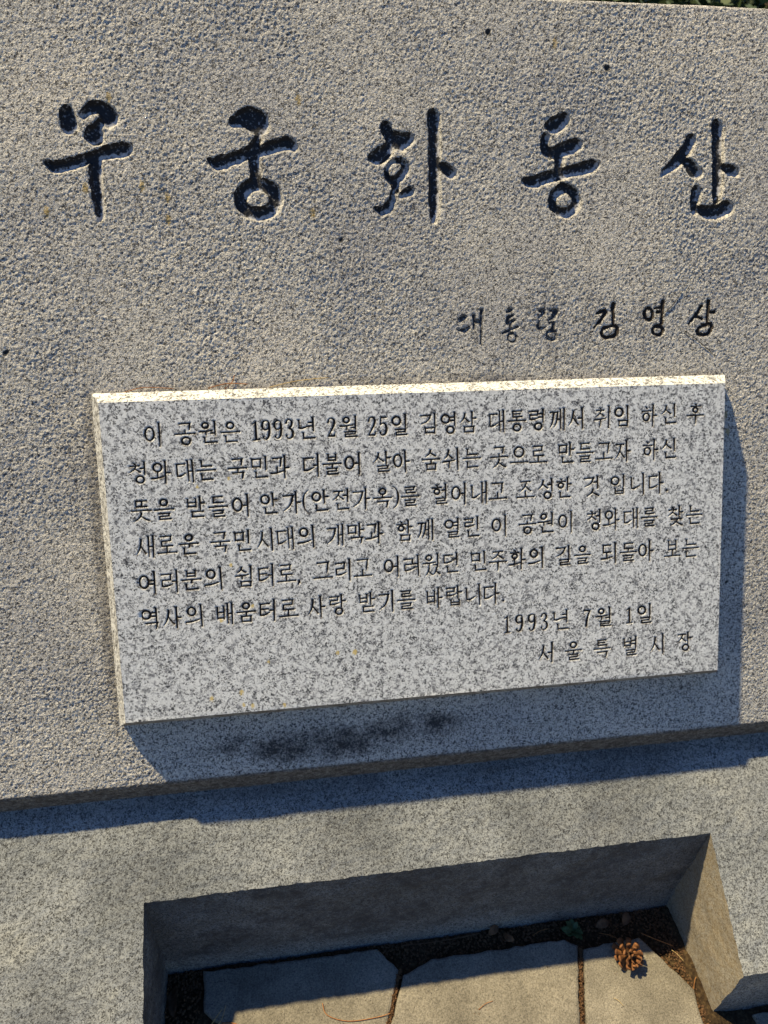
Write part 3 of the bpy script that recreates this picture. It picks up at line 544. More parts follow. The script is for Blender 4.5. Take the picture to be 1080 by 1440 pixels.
    for cx, cy, rx, ry, k in [(0.23, -0.060, 0.08, 0.028, 0.95), (0.31, -0.060, 0.09, 0.032, 0.92), (0.38, -0.050, 0.08, 0.032, 0.88), (0.45, -0.045, 0.06, 0.028, 0.8), (0.15, -0.05, 0.06, 0.024, 0.66), (0.60, -0.06, 0.08, 0.02, 0.35), (0.74, -0.04, 0.06, 0.02, 0.35), (0.86, -0.03, 0.06, 0.03, 0.38)]:
        stain_shade = np.maximum(stain_shade, k*blob(cx, cy, rx, ry))
    stain_shade = stain_shade*(0.98+0.30*fbm(Uo, D*1.6, 0.022, 4, 1))
    right = sstep(0.91, 0.93, Uo)*sstep(0.0, 0.06, PV)*(1-sstep(0.18, 0.34, PV))*0.36  # shade to the right of the plaque, put into the slab colour
    stain_shade = np.maximum(stain_shade, right*(0.8+0.4*vnoise(Uo, D, 0.04, 3)))
    stain_shade = np.where(speck & (s > -0.0012), 1.4, stain_shade)
    lich = np.zeros((nU, nP))
    for cx, cy in [(-0.038, 0.691), (0.083, 0.723), (0.114, 0.709), (0.113, 0.681), (0.012, 0.72), (0.643, 0.914), (0.302, 0.69), (0.29, 0.833), (0.905, 0.42), (0.91, 0.40), (0.915, 0.375), (0.05, 0.83)]:
        lich = np.maximum(lich, blob(cx, cy, 0.0045, 0.009))
    grime_shade = np.zeros((nU, nP)); grime_shade[:, :face0] = 1.0; grime_shade = np.maximum(grime_shade, 0.8*(1-sstep(0, 0.006, PV-V_BOT))*(np.abs(PHh-HS) < 0.02))
    grime_shade = np.maximum(grime_shade, 0.45*blob(0.45, 0.462, 0.50, 0.011, 4)*(0.6+0.4*vnoise(Uo, D, 0.05, 2)))   # dirt line along the plaque's top
    grime_shade = np.maximum(grime_shade, 0.55*blob(-0.006, 0.23, 0.012, 0.25, 3))
    streak = np.clip(vnoise(Uo, D*0.06, 0.018, 2)+0.5*vnoise(Uo, D*0.1, 0.007, 5)-0.35, 0, 1)*np.clip(0.5+fbm(Uo, D, 0.2, 2, 6), 0, 1)
    grime_shade = np.maximum(grime_shade, 0.30*streak)
    attrs = {'stain_shade': stain_shade.ravel(), 'lichen': lich.ravel(), 'grime_shade': np.clip(grime_shade, 0, 1).ravel(), 'wear': wear.ravel()}
    F = grid_faces(nU, nP)
    fc_u = Uo.ravel()[F].mean(1); fc_v = PV.ravel()[F].mean(1); fc_h = PHh.ravel()[F].mean(1)
    onface = np.abs(fc_h-HS) < 0.001
    hidden = (fc_u > 0.012) & (fc_u < PW-0.012) & (fc_v > 0.012) & (fc_v < PH-0.012) & onface
    Sv = Sf.ravel()[F]; gid = IDf.ravel()[F].max(1)
    inside = (Sv.mean(1) < 0) & (Sv.max(1) < 0.0004)
    ok = inside & (gid >= 0) & (gid < len(TITLE_ST)+len(SIGN_ST)) & ~hidden
    rest = F[~ok & ~hidden]
    o = link('stone_face', sub_mesh('stone_face', P, rest, attrs), MAT_SLAB); attach(o, slab)
    for g in range(len(TITLE_ST)+len(SIGN_ST)):
        Fg = F[ok & (gid == g)]
        if not len(Fg): continue
        big_g = g < len(TITLE_ST)
        me = sub_mesh('carved_character', P, Fg, attrs)
        o = link('carved_character', me, MAT_CARVE if big_g else (MAT_CARVE_LIGHT if g < len(TITLE_ST)+3 else MAT_INK)); attach(o, slab)
    # body behind the face: ends, back and foot
    u0, u1 = us[0], us[-1]; hb = HS-0.17
    ring = [(ca[0], ca[1]), (cb[0], cb[1]), (V_TOP-0.003, HS-0.001), (V_TOP-0.001, hb), (-0.30, hb), (-0.20, -0.11)]
    VV = [slab_pt(u, a, b) for u in (u0, u1) for a, b in ring]; n6 = len(ring)
    faces = [tuple(range(n6)), tuple(range(2*n6-1, n6-1, -1)), (3, 3+n6, 4+n6, 4), (4, 4+n6, 5+n6, 5), (5, 5+n6, n6, 0)]
    me = poly_mesh('stone_body', VV, faces); o = link('stone_body', me, MAT_SLAB); attach(o, slab)
build_slab()

# ------------------------------------------------------------------ the plaque
plaque = empty('inscribed_plaque', slab_pt(PW/2, 0.0, HS), 'pale speckled granite plaque full of small black Korean text', 'plaque')
PLAQUE_SPOTS = [(0.13, 0.332), (0.167, 0.223), (0.15, 0.147), (0.193, 0.164), (0.21, 0.083), (0.307, 0.088), (0.331, 0.087), (0.13, 0.036), (0.171, 0.042), (0.173, 0.024), (0.185, 0.021), (0.229, 0.018), (0.172, 0.341)]
def build_plaque():
    glyphs = []; seed = 0; bands = []
    for txt, pos in LINES:
        v_all = [p[1]*MM for p in pos]
        bands.append((min(v_all)-0.0185, max(v_all)+0.0185))
        for c, (u, v) in zip(txt, pos):
            seed += 1; glyphs.append(glyph(c, u*MM, v*MM, seed))
    bands.sort()
    segs = []; y = PD
    for a, b in bands:
        a = max(a, y)
        if a > y+1e-6: segs.append((y, a, 0.0035))
        segs.append((a, b, 0.00072)); y = b
    segs.append((y, PH-PD, 0.0035))
    vs = axis(*segs); us = axis((PD, 0.045, 0.003), (0.045, 0.862, 0.00072), (0.862, PW-PD, 0.003))
    S, ID = carve_field(us, vs, glyphs, 0.002)
    U, V = np.meshgrid(us, vs, indexing='ij')
    S = S+(0.00012*vnoise(U, V, 0.0022, 2))*(S < 0.5)
    U2, V2, S2 = snap_grid(U, V, S, 0.00072)
    edge = np.zeros(U.shape, bool); edge[0] = edge[-1] = True; edge[:, 0] = edge[:, -1] = True
    U2 = np.where(edge, U, U2); V2 = np.where(edge, V, V2)
    s = -S2; dep = np.where(s > -0.0009, 0.00050*sstep(-0.0010, 0, s)+np.clip(s*1.7, 0, 0.0017), 0)
    H = PE-dep+0.00005*vnoise(U, V, 0.006, 1)+0.00025*fbm(U, V, 0.15, 2, 2)
    H = np.where(edge, PE, H)
    X, Y, Z = slab_pt(U2, V2, H); P = np.stack([X, Y, Z], -1).reshape(-1, 3)
    lich = np.zeros(U.shape); gr = np.zeros(U.shape)
    rr = random.Random(4)
    for cx, cy in PLAQUE_SPOTS:
        r = rr.uniform(0.0022, 0.0042)
        lich = np.maximum(lich, 1.1*np.exp(-(((U-cx)/r)**2+((V-cy)/(r*1.25))**2)))
    gr = 0.16*sstep(0.0, 1.0, 1-np.minimum(U, PW-U)/0.2)*0+0.0*U
    gr = np.maximum(gr, np.where((s > -0.0016) & (S2 < 0.5), 0.30, 0))
    attrs = {'lichen': lich.ravel(), 'grime_shade': gr.ravel()}
    F = grid_faces(len(us), len(vs)); Sv = S2.ravel()[F]; inside = (Sv.mean(1) < -0.00001) & (Sv.max(1) < 0.0003)
    gid = ID.ravel()[F].max(1)
    o = link('plaque_face', sub_mesh('plaque_face', P, F[~inside], attrs), MAT_PLAQUE); attach(o, plaque)
    order = np.argsort(gid[inside], kind='stable'); Fi = F[inside][order]; gi = gid[inside][order]
    cuts = np.searchsorted(gi, np.arange(len(glyphs)+1))
    for g in range(len(glyphs)):
        Fg = Fi[cuts[g]:cuts[g+1]]
        if len(Fg): attach(link('engraved_character', sub_mesh('engraved_character', P, Fg), MAT_INK), plaque)
    # bevels with tiny chips, then the square sides down to the slab
    def strip(name, a0, a1, b0, b1, n, m, gw):
        t = np.linspace(0, 1, n)[:, None, None]; k = np.linspace(0, 1, m)[None, :, None]
        A = np.array(a0)*(1-t)+np.array(a1)*t; B = np.array(b0)*(1-t)+np.array(b1)*t
        Q = A*(1-k)+B*k
        Q = Q.reshape(-1, 3)
        jit = np.ones(n*m)*0.0006; jit.reshape(n, m)[:, -1] = 0.00035
        jit.reshape(n, m)[0] = 0; jit.reshape(n, m)[-1] = 0
        Q[:, 2] += vnoise(Q[:, 0]*1.0, Q[:, 1], 0.004, 3)*jit
        X, Y, Z = slab_pt(Q[:, 0], Q[:, 1], Q[:, 2]); PP = np.stack([X, Y, Z], -1)
        me = np_mesh(name, PP, grid_faces(n, m), True, {'lichen': np.zeros(n*m), 'grime_shade': np.full(n*m, gw)})
        attach(link(name, me, MAT_PLAQUE), plaque)
    o4 = [(0, 0), (PW, 0), (PW, PH), (0, PH)]; i4 = [(PD, PD), (PW-PD, PD), (PW-PD, PH-PD), (PD, PH-PD)]
    for i in range(4):
        j = (i+1) % 4; n = 500 if i in (0, 2) else 260
        strip('bevelled_edge', (*o4[i], 0), (*o4[j], 0), (*i4[i], PE), (*i4[j], PE), n, 9, [1.0, 0.15, 0.02, 0.35][i])  # bottom bevel coloured darkest, top bevel lightest
        strip('plaque_side', (*o4[i], HS-0.004), (*o4[j], HS-0.004), (*o4[i], 0), (*o4[j], 0), n, 3, 0.5)
build_plaque()

# ------------------------------------------------------------------ the sloping base with its notch
base = empty('granite_base', (0.45, -0.2, ZG), 'sloping grey granite base with rectangular notch below the carved slab', 'stone base')
def build_base():
    st = 0.0035
    xs = axis((-0.75, -0.24, 0.02), (-0.24, XL, st), (XL, XR, st), (XR, 1.06, st), (1.06, 1.65, 0.02))
    ys = axis((YC, YA, st), (YA, -0.02, st), (-0.02, 0.02, 0.01))
    zs_n = 40
    def emit(name, P, shape, grime_shade, keep=None, flip=False, mat=MAT_BASE, dust=0.0):
        Q = P.reshape(-1, 3)
        Q = Q+jitter3(Q, 0.0009, 0.008)+jitter3(Q, 0.0012, 0.05)
        F = grid_faces(*shape)
        if flip: F = F[:, ::-1]
        if keep is not None: F = F[keep(Q[F].mean(1))]
        me = sub_mesh(name, Q, F, {'grime_shade': np.clip(grime_shade.ravel(), 0, 1), 'dust': np.clip(np.zeros(len(Q))+dust, 0, 1)})
        attach(link(name, me, mat), base)
    X, Y = np.meshgrid(xs, ys, indexing='ij'); Z = base_z(Y)
    xi = (X > XL-0.001) & (X < XR+0.001) & (Y < YA+0.001)
    g = 0.08+0.30*np.clip(fbm(X, Y, 0.15, 4, 2), 0, 1)+0.35*np.exp(-((Y+0.035)/0.012)**2)
    P = np.stack([X, Y, Z], -1)
    emit('top_face', P, X.shape, g, keep=lambda c: ~((c[:, 0] > XL) & (c[:, 0] < XR) & (c[:, 1] < YA)))
    # far wall of the notch
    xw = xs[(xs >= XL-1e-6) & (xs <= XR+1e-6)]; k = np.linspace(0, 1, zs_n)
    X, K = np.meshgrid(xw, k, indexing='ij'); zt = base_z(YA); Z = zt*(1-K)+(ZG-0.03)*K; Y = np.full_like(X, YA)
    emit('notch_wall', np.stack([X, Y, Z], -1), X.shape, (0.75+0.35*np.clip(0.5+fbm(X, Z, 0.05, 5, 1), 0, 1))*(1-0.6*sstep(0.66, 0.8, K)), flip=True)  # the wall's shade is put into its colour along with dark stains
    yw = ys[ys <= YA+1e-6]
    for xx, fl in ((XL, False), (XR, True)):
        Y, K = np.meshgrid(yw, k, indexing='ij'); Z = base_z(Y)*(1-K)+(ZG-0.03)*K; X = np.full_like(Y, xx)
        emit('notch_wall', np.stack([X, Y, Z], -1), Y.shape, (0.10 if fl else 0.8)+0.2*fbm(Y, Z, 0.05, 3, 2), flip=fl, dust=0.6 if fl else 0.0)  # left wall's shade put into its colour; right wall carries dust
    for sel in ((xs <= XL+1e-6), (xs >= XR-1e-6)):
        X, K = np.meshgrid(xs[sel], k, indexing='ij'); Y = np.full_like(X, YC); Z = base_z(Y)*(1-K)+(ZG-0.03)*K
        emit('front_face', np.stack([X, Y, Z], -1), X.shape, 0.35+0.3*fbm(X, Z, 0.08, 3, 2), flip=True)
    x0, x1 = xs[0], xs[-1]; zb = ZG-0.03
    VV = []
    for x in (x0, x1): VV += [(x, YC, base_z(YC)), (x, 0.02, base_z(0.02)), (x, 0.42, base_z(0.02)-0.01), (x, 0.42, zb), (x, YC, zb)]
    me = poly_mesh('base_body', VV, [(0, 1, 2, 3, 4), (9, 8, 7, 6, 5), (1, 6, 7, 2), (2, 7, 8, 3)])
    attach(link('base_body', me, MAT_BASE), base)
build_base()

# ------------------------------------------------------------------ ground
ZS = ZG-0.004
def build_ground():
    xs = axis((-60, -2, 4), (-2, -0.9, 0.1), (-0.9, 0.0, 0.02), (0.0, 1.1, 0.0045), (1.1, 2.2, 0.05), (2.2, 60, 4))
    ys = axis((-60, -2, 4), (-2, -0.7, 0.05), (-0.7, -0.37, 0.02), (-0.37, -0.13, 0.0045), (-0.13, 1, 0.1), (1, 60, 4))
    X, Y = np.meshgrid(xs, ys, indexing='ij')
    near = ((X > -0.9) & (X < 1.2) & (Y > -0.7) & (Y < 0)).astype(float)
    Z = ZS+near*(0.0035*fbm(X, Y, 0.03, 4, 1))-0.002
    # dirt drifted against the sunlit right-hand wall
    Z += 0.010*np.exp(-((X-XR)/0.022)**2)*(Y < -0.15)*(Y > YC-0.02)*near
    me = np_mesh('ground', np.stack([X, Y, Z], -1).reshape(-1, 3), grid_faces(len(xs), len(ys)))
    tag(link('ground', me, MAT_SOIL), kind='structure')
build_ground()

paving = empty('pavement', (0.45, -0.3, ZG), kind='structure')
def build_paver(poly, top=ZG+0.006, seed=0):
    """worn paver: rounded arris, slightly uneven outline"""
    rr = random.Random(seed); out = []
    n = len(poly)
    for i in range(n):
        (x0, y0), (x1, y1) = poly[i], poly[(i+1) % n]; L = math.hypot(x1-x0, y1-y0); m = max(1, int(L/0.012))
        for k in range(m):
            t = k/m; out.append((x0+(x1-x0)*t+rr.uniform(-.0014, .0014), y0+(y1-y0)*t+rr.uniform(-.0014, .0014)))
    A = sum(out[i][0]*out[(i+1) % len(out)][1]-out[(i+1) % len(out)][0]*out[i][1] for i in range(len(out)))
    if A < 0: out.reverse()
    N = len(out); O = np.array(out); c = O.mean(0)
    d = O-c; d /= np.linalg.norm(d, axis=1)[:, None]
    V = []; F = []
    for inset, z in ((0, -0.045), (0.0, -0.004), (0.0012, -0.0012), (0.0045, 0.0)):
        Q = O-d*inset; V += [(q[0], q[1], top+z) for q in Q]
    for r in range(3):
        for i in range(N): F.append((r*N+i, r*N+(i+1) % N, (r+1)*N+(i+1) % N, (r+1)*N+i))
    F.append(tuple(range(3*N, 4*N)))
    me = poly_mesh('paver', V, F)
    attach(link('paver', me, MAT_PAVER), paving)
build_paver([(0.0736, -0.155), (0.3586, -0.1565), (0.3903, -0.1932), (0.3605, -0.2665), (0.335, -0.33), (0.29, -0.372), (0.20, -0.37), (0.125, -0.2426), (0.092, -0.224), (0.0774, -0.2114)], seed=1)
build_paver([(0.3947, -0.2023), (0.4472, -0.1831), (0.6785, -0.1821), (0.6994, -0.195), (0.662, -0.3046), (0.652, -0.34), (0.61, -0.372), (0.40, -0.37), (0.345, -0.325), (0.3662, -0.2663)], top=ZG+0.0065, seed=2)
build_paver([(0.7076, -0.2005), (0.7593, -0.1957), (0.81, -0.1952), (0.8215, -0.2104), (0.8508, -0.255), (0.8741-0.006, -0.2845), (0.8679-0.004, -0.3064), (0.8623-0.002, -0.3316), (0.83, -0.372), (0.69, -0.374), (0.664, -0.34), (0.6721, -0.3059)], top=ZG+0.0055, seed=3)
for i, x in enumerate(np.arange(-0.75, 1.7, 0.33)):
    for j in range(3):
        y1 = -0.385-j*0.27
        build_paver([(x+.004, y1), (x+.322, y1), (x+.322, y1-.262), (x+.004, y1-.262)], top=ZG+0.004+0.001*((i+j) % 3), seed=20+i*3+j)
# the step-out ground in front of the right-hand leg
for k, (a, b) in enumerate([(0.95, 1.28), (1.285, 1.6)]):
    build_paver([(a, YC-0.012), (b, YC-0.012), (b, -0.378), (a, -0.378)], top=ZG+0.002, seed=60+k)

# soil crumbs, uncountable
def build_crumbs():
    V = []; F = []; rr = random.Random(3)
    base_v = [(1, 0, 0), (0, 1, 0), (-1, 0, 0), (0, -1, 0), (0, 0, 1), (0, 0, -1)]
    base_f = [(0, 1, 4), (1, 2, 4), (2, 3, 4), (3, 0, 4), (1, 0, 5), (2, 1, 5), (3, 2, 5), (0, 3, 5)]
    def put(x, y, z, r):
        a = rr.uniform(0, 6.28); n = len(V); ca, sa = math.cos(a), math.sin(a)
        for p in base_v:
            q = [c*r*rr.uniform(.6, 1.3) for c in p]; V.append((x+q[0]*ca-q[1]*sa, y+q[0]*sa+q[1]*ca, z+q[2]*0.8))
        for f in base_f: F.append(tuple(n+i for i in f))
    for _ in range(2600):
        x = rr.uniform(XL, XR); y = -0.149-abs(rr.gauss(0, 0.02)); put(x, y, ZS+rr.uniform(-.001, .003), rr.uniform(.0008, .0028))
    for _ in range(1500):
        y = rr.uniform(YC-0.02, -0.15); x = XR-abs(rr.gauss(0, 0.022))-0.002; put(x, y, ZS+rr.uniform(0, .006), rr.uniform(.0007, .0024))
    for _ in range(500):
        y = rr.uniform(-0.3, -0.15); x = XL+rr.uniform(0, .055); put(x, y, ZS+rr.uniform(-.001, .004), rr.uniform(.0008, .003))
    for (a, b) in [((0.3915, -0.192), (0.3635, -0.2665)), ((0.3635, -0.2665), (0.34, -0.33)), ((0.7035, -0.197), (0.667, -0.305)), ((0.667, -0.305), (0.658, -0.35))]:
        for _ in range(500):
            t = rr.random(); put(a[0]+(b[0]-a[0])*t+rr.gauss(0, .0022), a[1]+(b[1]-a[1])*t, ZG+rr.uniform(-.001, .0065), rr.uniform(.0006, .0018))
    for _ in range(260):
        x = rr.uniform(0.1, 0.86); y = rr.uniform(-0.34, -0.16); put(x, y, ZG+0.0068, rr.uniform(.0003, .0009))
    m = simple_mat('rusty_crumbs', (0.03, 0.017, 0.009), (0.16, 0.085, 0.04), 300.0)
    tag(link('soil_crumbs', poly_mesh('soil_crumbs', V, F), m), 'loose dark soil crumbs and rusty grit lying in the notch and paver joints', 'soil', kind='stuff')
build_crumbs()

# ------------------------------------------------------------------ small natural things
def tube(pts, radii, seg=6):
    V = []; F = []; n = len(pts); P = [mathutils.Vector(p) for p in pts]
    for i, p in enumerate(P):
        d = (P[min(i+1, n-1)]-P[max(i-1, 0)]).normalized(); a = d.cross(mathutils.Vector((0.13, 0.2, 1))).normalized(); b = d.cross(a)
        for k in range(seg):
            t = 2*math.pi*k/seg; V.append(tuple(p+(a*math.cos(t)+b*math.sin(t))*radii[i]))
    for i in range(n-1):
        for k in range(seg): F.append((i*seg+k, i*seg+(k+1) % seg, (i+1)*seg+(k+1) % seg, (i+1)*seg+k))
    F.append(tuple(range(seg))[::-1]); F.append(tuple(range((n-1)*seg, n*seg))); return V, F

def build_cone():
    c = mathutils.Vector((0.7735, -0.2265, ZG+0.0065+0.0190))
    root = empty('pine_cone', (c.x, c.y, ZG+0.0065), 'open brown pine cone lying on the paver nearest the right wall', 'pine cone')
    wood = simple_mat('cone_scale', (0.07, 0.028, 0.011), (0.22, 0.095, 0.034), 120.0, 0.7, 0.25, 0.0008)
    dark = simple_mat('cone_core', (0.02, 0.011, 0.006), (0.05, 0.028, 0.014), 120.0)
    ax = mathutils.Vector((0.10, -0.55, 0.83)).normalized()       # tip towards the camera, resting on its side
    a = ax.cross(mathutils.Vector((1, 0, 0))).normalized(); b = ax.cross(a)
    V = []; F = []; seg = 10; R = [0.003, 0.007, 0.008, 0.007, 0.005, 0.002]
    for i, r in enumerate(R):
        for k in range(seg):
            t = 2*math.pi*k/seg; V.append(tuple(c+ax*(-0.016+0.0065*i)+(a*math.cos(t)+b*math.sin(t))*r))
    for i in range(len(R)-1):
        for k in range(seg): F.append((i*seg+k, i*seg+(k+1) % seg, (i+1)*seg+(k+1) % seg, (i+1)*seg+k))
    F.append(tuple(range(seg))[::-1]); F.append(tuple(range((len(R)-1)*seg, len(R)*seg)))
    attach(link('core', poly_mesh('core', V, F, True), dark), root)
    # one woody scale along +x, thick knobbed tip
    SV = []; SF = []; prof = [(0.0, 0.0016, 0.0010), (0.006, 0.0022, 0.0009), (0.0105, 0.0034, 0.0011), (0.0138, 0.0043, 0.0016), (0.0155, 0.0042, 0.0022), (0.0166, 0.0024, 0.0013)]
    for (x, w, h) in prof:
        up = 0.0
        for k in range(8):
            t = 2*math.pi*k/8; SV.append((x, w*math.cos(t), h*math.sin(t)+0.13*x*x/0.018+0.0))
    for i in range(len(prof)-1):
        for k in range(8): SF.append((i*8+k, i*8+(k+1) % 8, (i+1)*8+(k+1) % 8, (i+1)*8+k))
    SF.append(tuple(range(8))[::-1]); SF.append(tuple(range(40, 48)))
    me = poly_mesh('scale', SV, SF, True); me.materials.append(wood)
    N = 38; rr = random.Random(5)
    for i in range(N):
        t = i/(N-1); ang = i*2.39996
        th = math.radians(-34+100*t)                              # opening angle from base to tip
        rad = (a*math.cos(ang)+b*math.sin(ang)); d = (rad*math.cos(th)+ax*math.sin(th)).normalized()
        side = ax.cross(rad).normalized(); nrm = d.cross(side).normalized()
        if nrm.dot(ax) < 0: nrm = -nrm; side = -side
        sc = (0.72+0.5*math.sin(math.pi*min(1, t*0.9+0.12)))*rr.uniform(.9, 1.1)*(1.0-0.25*t)*1.12
        p = c+ax*(-0.014+0.026*t)+rad*0.004
        o = bpy.data.objects.new('scale', me); COL.objects.link(o)
        side = nrm.cross(d)
        M = mathutils.Matrix((( d.x, side.x, nrm.x, p.x), (d.y, side.y, nrm.y, p.y), (d.z, side.z, nrm.z, p.z), (0, 0, 0, 1)))
        M = M @ mathutils.Matrix.Scale(sc, 4)
        o.parent = root; o.matrix_parent_inverse = mathutils.Matrix.Translation(root.location).inverted(); o.matrix_basis = M
    # stalk
    s0 = c-ax*0.016; v, f = tube([s0, s0-ax*0.004], [0.0022, 0.0018], 7); attach(link('stalk', poly_mesh('stalk', v, f), dark), root)
build_cone()

def leaf_mesh(name, L, W, curl=0.2, fold=0.15, n=7, thick=0.0003, seed=0):
    rr = random.Random(seed); V = []; F = []
    for side in (0, 1):
        for i in range(n):
            t = i/(n-1); w = W*0.5*math.sin(math.pi*min(1, t*0.92+0.04))**0.8*(1+rr.uniform(-.06, .06)) if 0 < i < n-1 else W*0.02
            z = curl*L*(math.sin(math.pi*t))*0.5+curl*L*t*t*0.5
            for k in (-1, -0.5, 0, 0.5, 1): V.append((L*t, w*k, z+fold*abs(k)*w*(1+0.3*rr.uniform(-1, 1))-side*thick))
    for i in range(n-1):
        for k in range(4):
            q = i*5+k; F.append((q, q+5, q+6, q+1)); q += n*5; F.append((q, q+1, q+6, q+5))
    m = n*5
    for i in range(n-1):
        F.append((i*5, i*5+m, (i+1)*5+m, (i+1)*5)); F.append((i*5+4, (i+1)*5+4, (i+1)*5+4+m, i*5+4+m))
    return poly_mesh(name, V, F, True)
DRY = simple_mat('dry_leaf', (0.06, 0.03, 0.015), (0.15, 0.085, 0.045), 90.0)
GREEN = simple_mat('weed_leaf', (0.03, 0.055, 0.018), (0.06, 0.10, 0.035), 120.0, 0.6, 0.4)
STRAW = simple_mat('straw', (0.30, 0.21, 0.09), (0.50, 0.38, 0.18), 200.0)
RUST = simple_mat('rusty_needle', (0.22, 0.09, 0.03), (0.38, 0.17, 0.06), 200.0)

def build_weed():
    root = empty('weed', (0.6975, -0.172, ZS), 'small green weed growing in the shaded soil above the paver joint', 'weed')
    rr = random.Random(9)
    lm = leaf_mesh('leaf', 0.020, 0.012, 0.25, 0.25, 7, seed=2)
    lm.materials.append(GREEN)
    for i in range(11):
        a = i*2.4+0.4; h = 0.004+0.0014*i; r = 0.002
        o = bpy.data.objects.new('leaf', lm); COL.objects.link(o); o.parent = root
        o.location = (r*math.cos(a), r*math.sin(a), h); s = rr.uniform(.65, 1.1); o.scale = (s, s, s)
        o.rotation_euler = (rr.uniform(-.3, .3), -rr.uniform(.1, .7), a)
    v, f = tube([(0, 0, -0.003), (0.001, 0, 0.008), (0, 0.001, 0.019)], [0.0011, 0.0009, 0.0006])
    o = link('stem', poly_mesh('stem', v, f, True), GREEN); o.parent = root
build_weed()
def lay_leaf(x, y, z, L, W, rot, label, seed, curl=0.3, rx=0.2, ry=-0.1):
    me = leaf_mesh('dry_leaf', L, W, curl, 0.35, 7, seed=seed)
    o = link('dry_leaf', me, DRY); o.location = (x, y, z); o.rotation_euler = (rx, ry, rot)
    tag(o, label, 'dry leaf', 'dry leaves fallen in the notch')
lay_leaf(0.030, -0.168, ZS+0.004, 0.050, 0.019, -1.45, 'long curled dry leaf in the dark corner beside the left notch wall', 1, 0.25, 0.5)
lay_leaf(0.552, -0.157, ZS+0.005, 0.021, 0.013, 0.5, 'small curled dry leaf on the soil, left one of the middle pair', 2, 0.8)
lay_leaf(0.578, -0.158, ZS+0.005, 0.022, 0.012, -0.6, 'folded dry leaf on the soil, right one of the middle pair', 3, 0.9, 0.6)
lay_leaf(0.742, -0.168, ZS+0.005, 0.026, 0.015, 0.2, 'broad brown dry leaf between the weed and the pine cone', 4, 0.4)
lay_leaf(0.792, -0.172, ZS+0.005, 0.024, 0.016, 1.0, 'dark dry leaf on the soil just behind the pine cone', 5, 0.3)
def lay_stem(name, pts, r, mat, label, cat, group):
    P = [p[:2]+(p[2],) for p in pts]; Q = smooth_path([(p[0], p[1], p[2]) for p in P], 5) if len(P) > 2 else P
    v, f = tube(Q, [r]*(len(Q)-1)+[r*0.5], 5); tag(link(name, poly_mesh(name, v, f, True), mat), label, cat, group)
zt = ZG+0.0078
lay_stem('grass_stalk', [(0.262, -0.226, zt+.001), (0.268, -0.243, zt), (0.30, -0.2555, zt), (0.345, -0.256, zt), (0.3673, -0.2535, zt+.001)], 0.0006, RUST, 'long curved rusty grass stalk crossing the sunlit left paver', 'grass stalk', 'dead stalks on the pavers')
lay_stem('grass_stalk', [(0.086, -0.236, zt-.004), (0.095, -0.226, zt), (0.106, -0.216, zt+.006)], 0.0006, STRAW, 'short straw stalk leaning at the lower left corner of the left paver', 'grass stalk', 'dead stalks on the pavers')
lay_stem('grass_stalk', [(0.096, -0.236, zt-.004), (0.105, -0.228, zt), (0.112, -0.212, zt+.009)], 0.0005, STRAW, 'second straw stalk beside the paver corner, slightly longer', 'grass stalk', 'dead stalks on the pavers')
lay_stem('grass_stalk', [(0.105, -0.232, zt-.003), (0.125, -0.236, zt), (0.140, -0.246, zt)], 0.0009, RUST, 'thick rusty stalk lying flat at the lower left paver corner', 'grass stalk', 'dead stalks on the pavers')
lay_stem('grass_stalk', [(0.815, -0.19, zt), (0.835, -0.203, zt+.002), (0.862, -0.217, zt+.001)], 0.0007, RUST, 'thin stalk on the dirt between the pine cone and right wall', 'grass stalk', 'dead stalks on the pavers')
lay_stem('grass_stalk', [(0.40, -0.1545, ZS+.004), (0.46, -0.157, ZS+.006), (0.54, -0.1525, ZS+.004)], 0.0008, DRY, 'brown stalk along the shaded foot of the notch back wall', 'grass stalk', 'dead stalks on the pavers')
def on_slab(u, v, h): return slab_pt(u, v, HS+h)
lay_stem('pine_needle', [on_slab(0.150, 0.462, .002), on_slab(0.175, 0.4675, .003), on_slab(0.204, 0.466, .003)], 0.0006, RUST, 'rusty pine needle caught above the plaque, longer curved one', 'pine needle', 'needles on the plaque top')
lay_stem('pine_needle', [on_slab(0.172, 0.461, .002), on_slab(0.182, 0.469, .002), on_slab(0.186, 0.479, .001)], 0.0005, RUST, 'short upright pine needle standing behind the longer one above plaque', 'pine needle', 'needles on the plaque top')
lay_stem('pine_needle', [on_slab(0.040, 0.460, .002), on_slab(0.066, 0.4655, .002), on_slab(0.105, 0.463, .002)], 0.0005, RUST, 'fine pine needle over the left end of plaque top', 'pine needle', 'needles on the plaque top')
lay_stem('pine_needle', [on_slab(0.232, 0.461, .002), on_slab(0.27, 0.4685, .003), on_slab(0.315, 0.472, .002)], 0.0006, STRAW, 'straw coloured needle right of the others along plaque top', 'pine needle', 'needles on the plaque top')
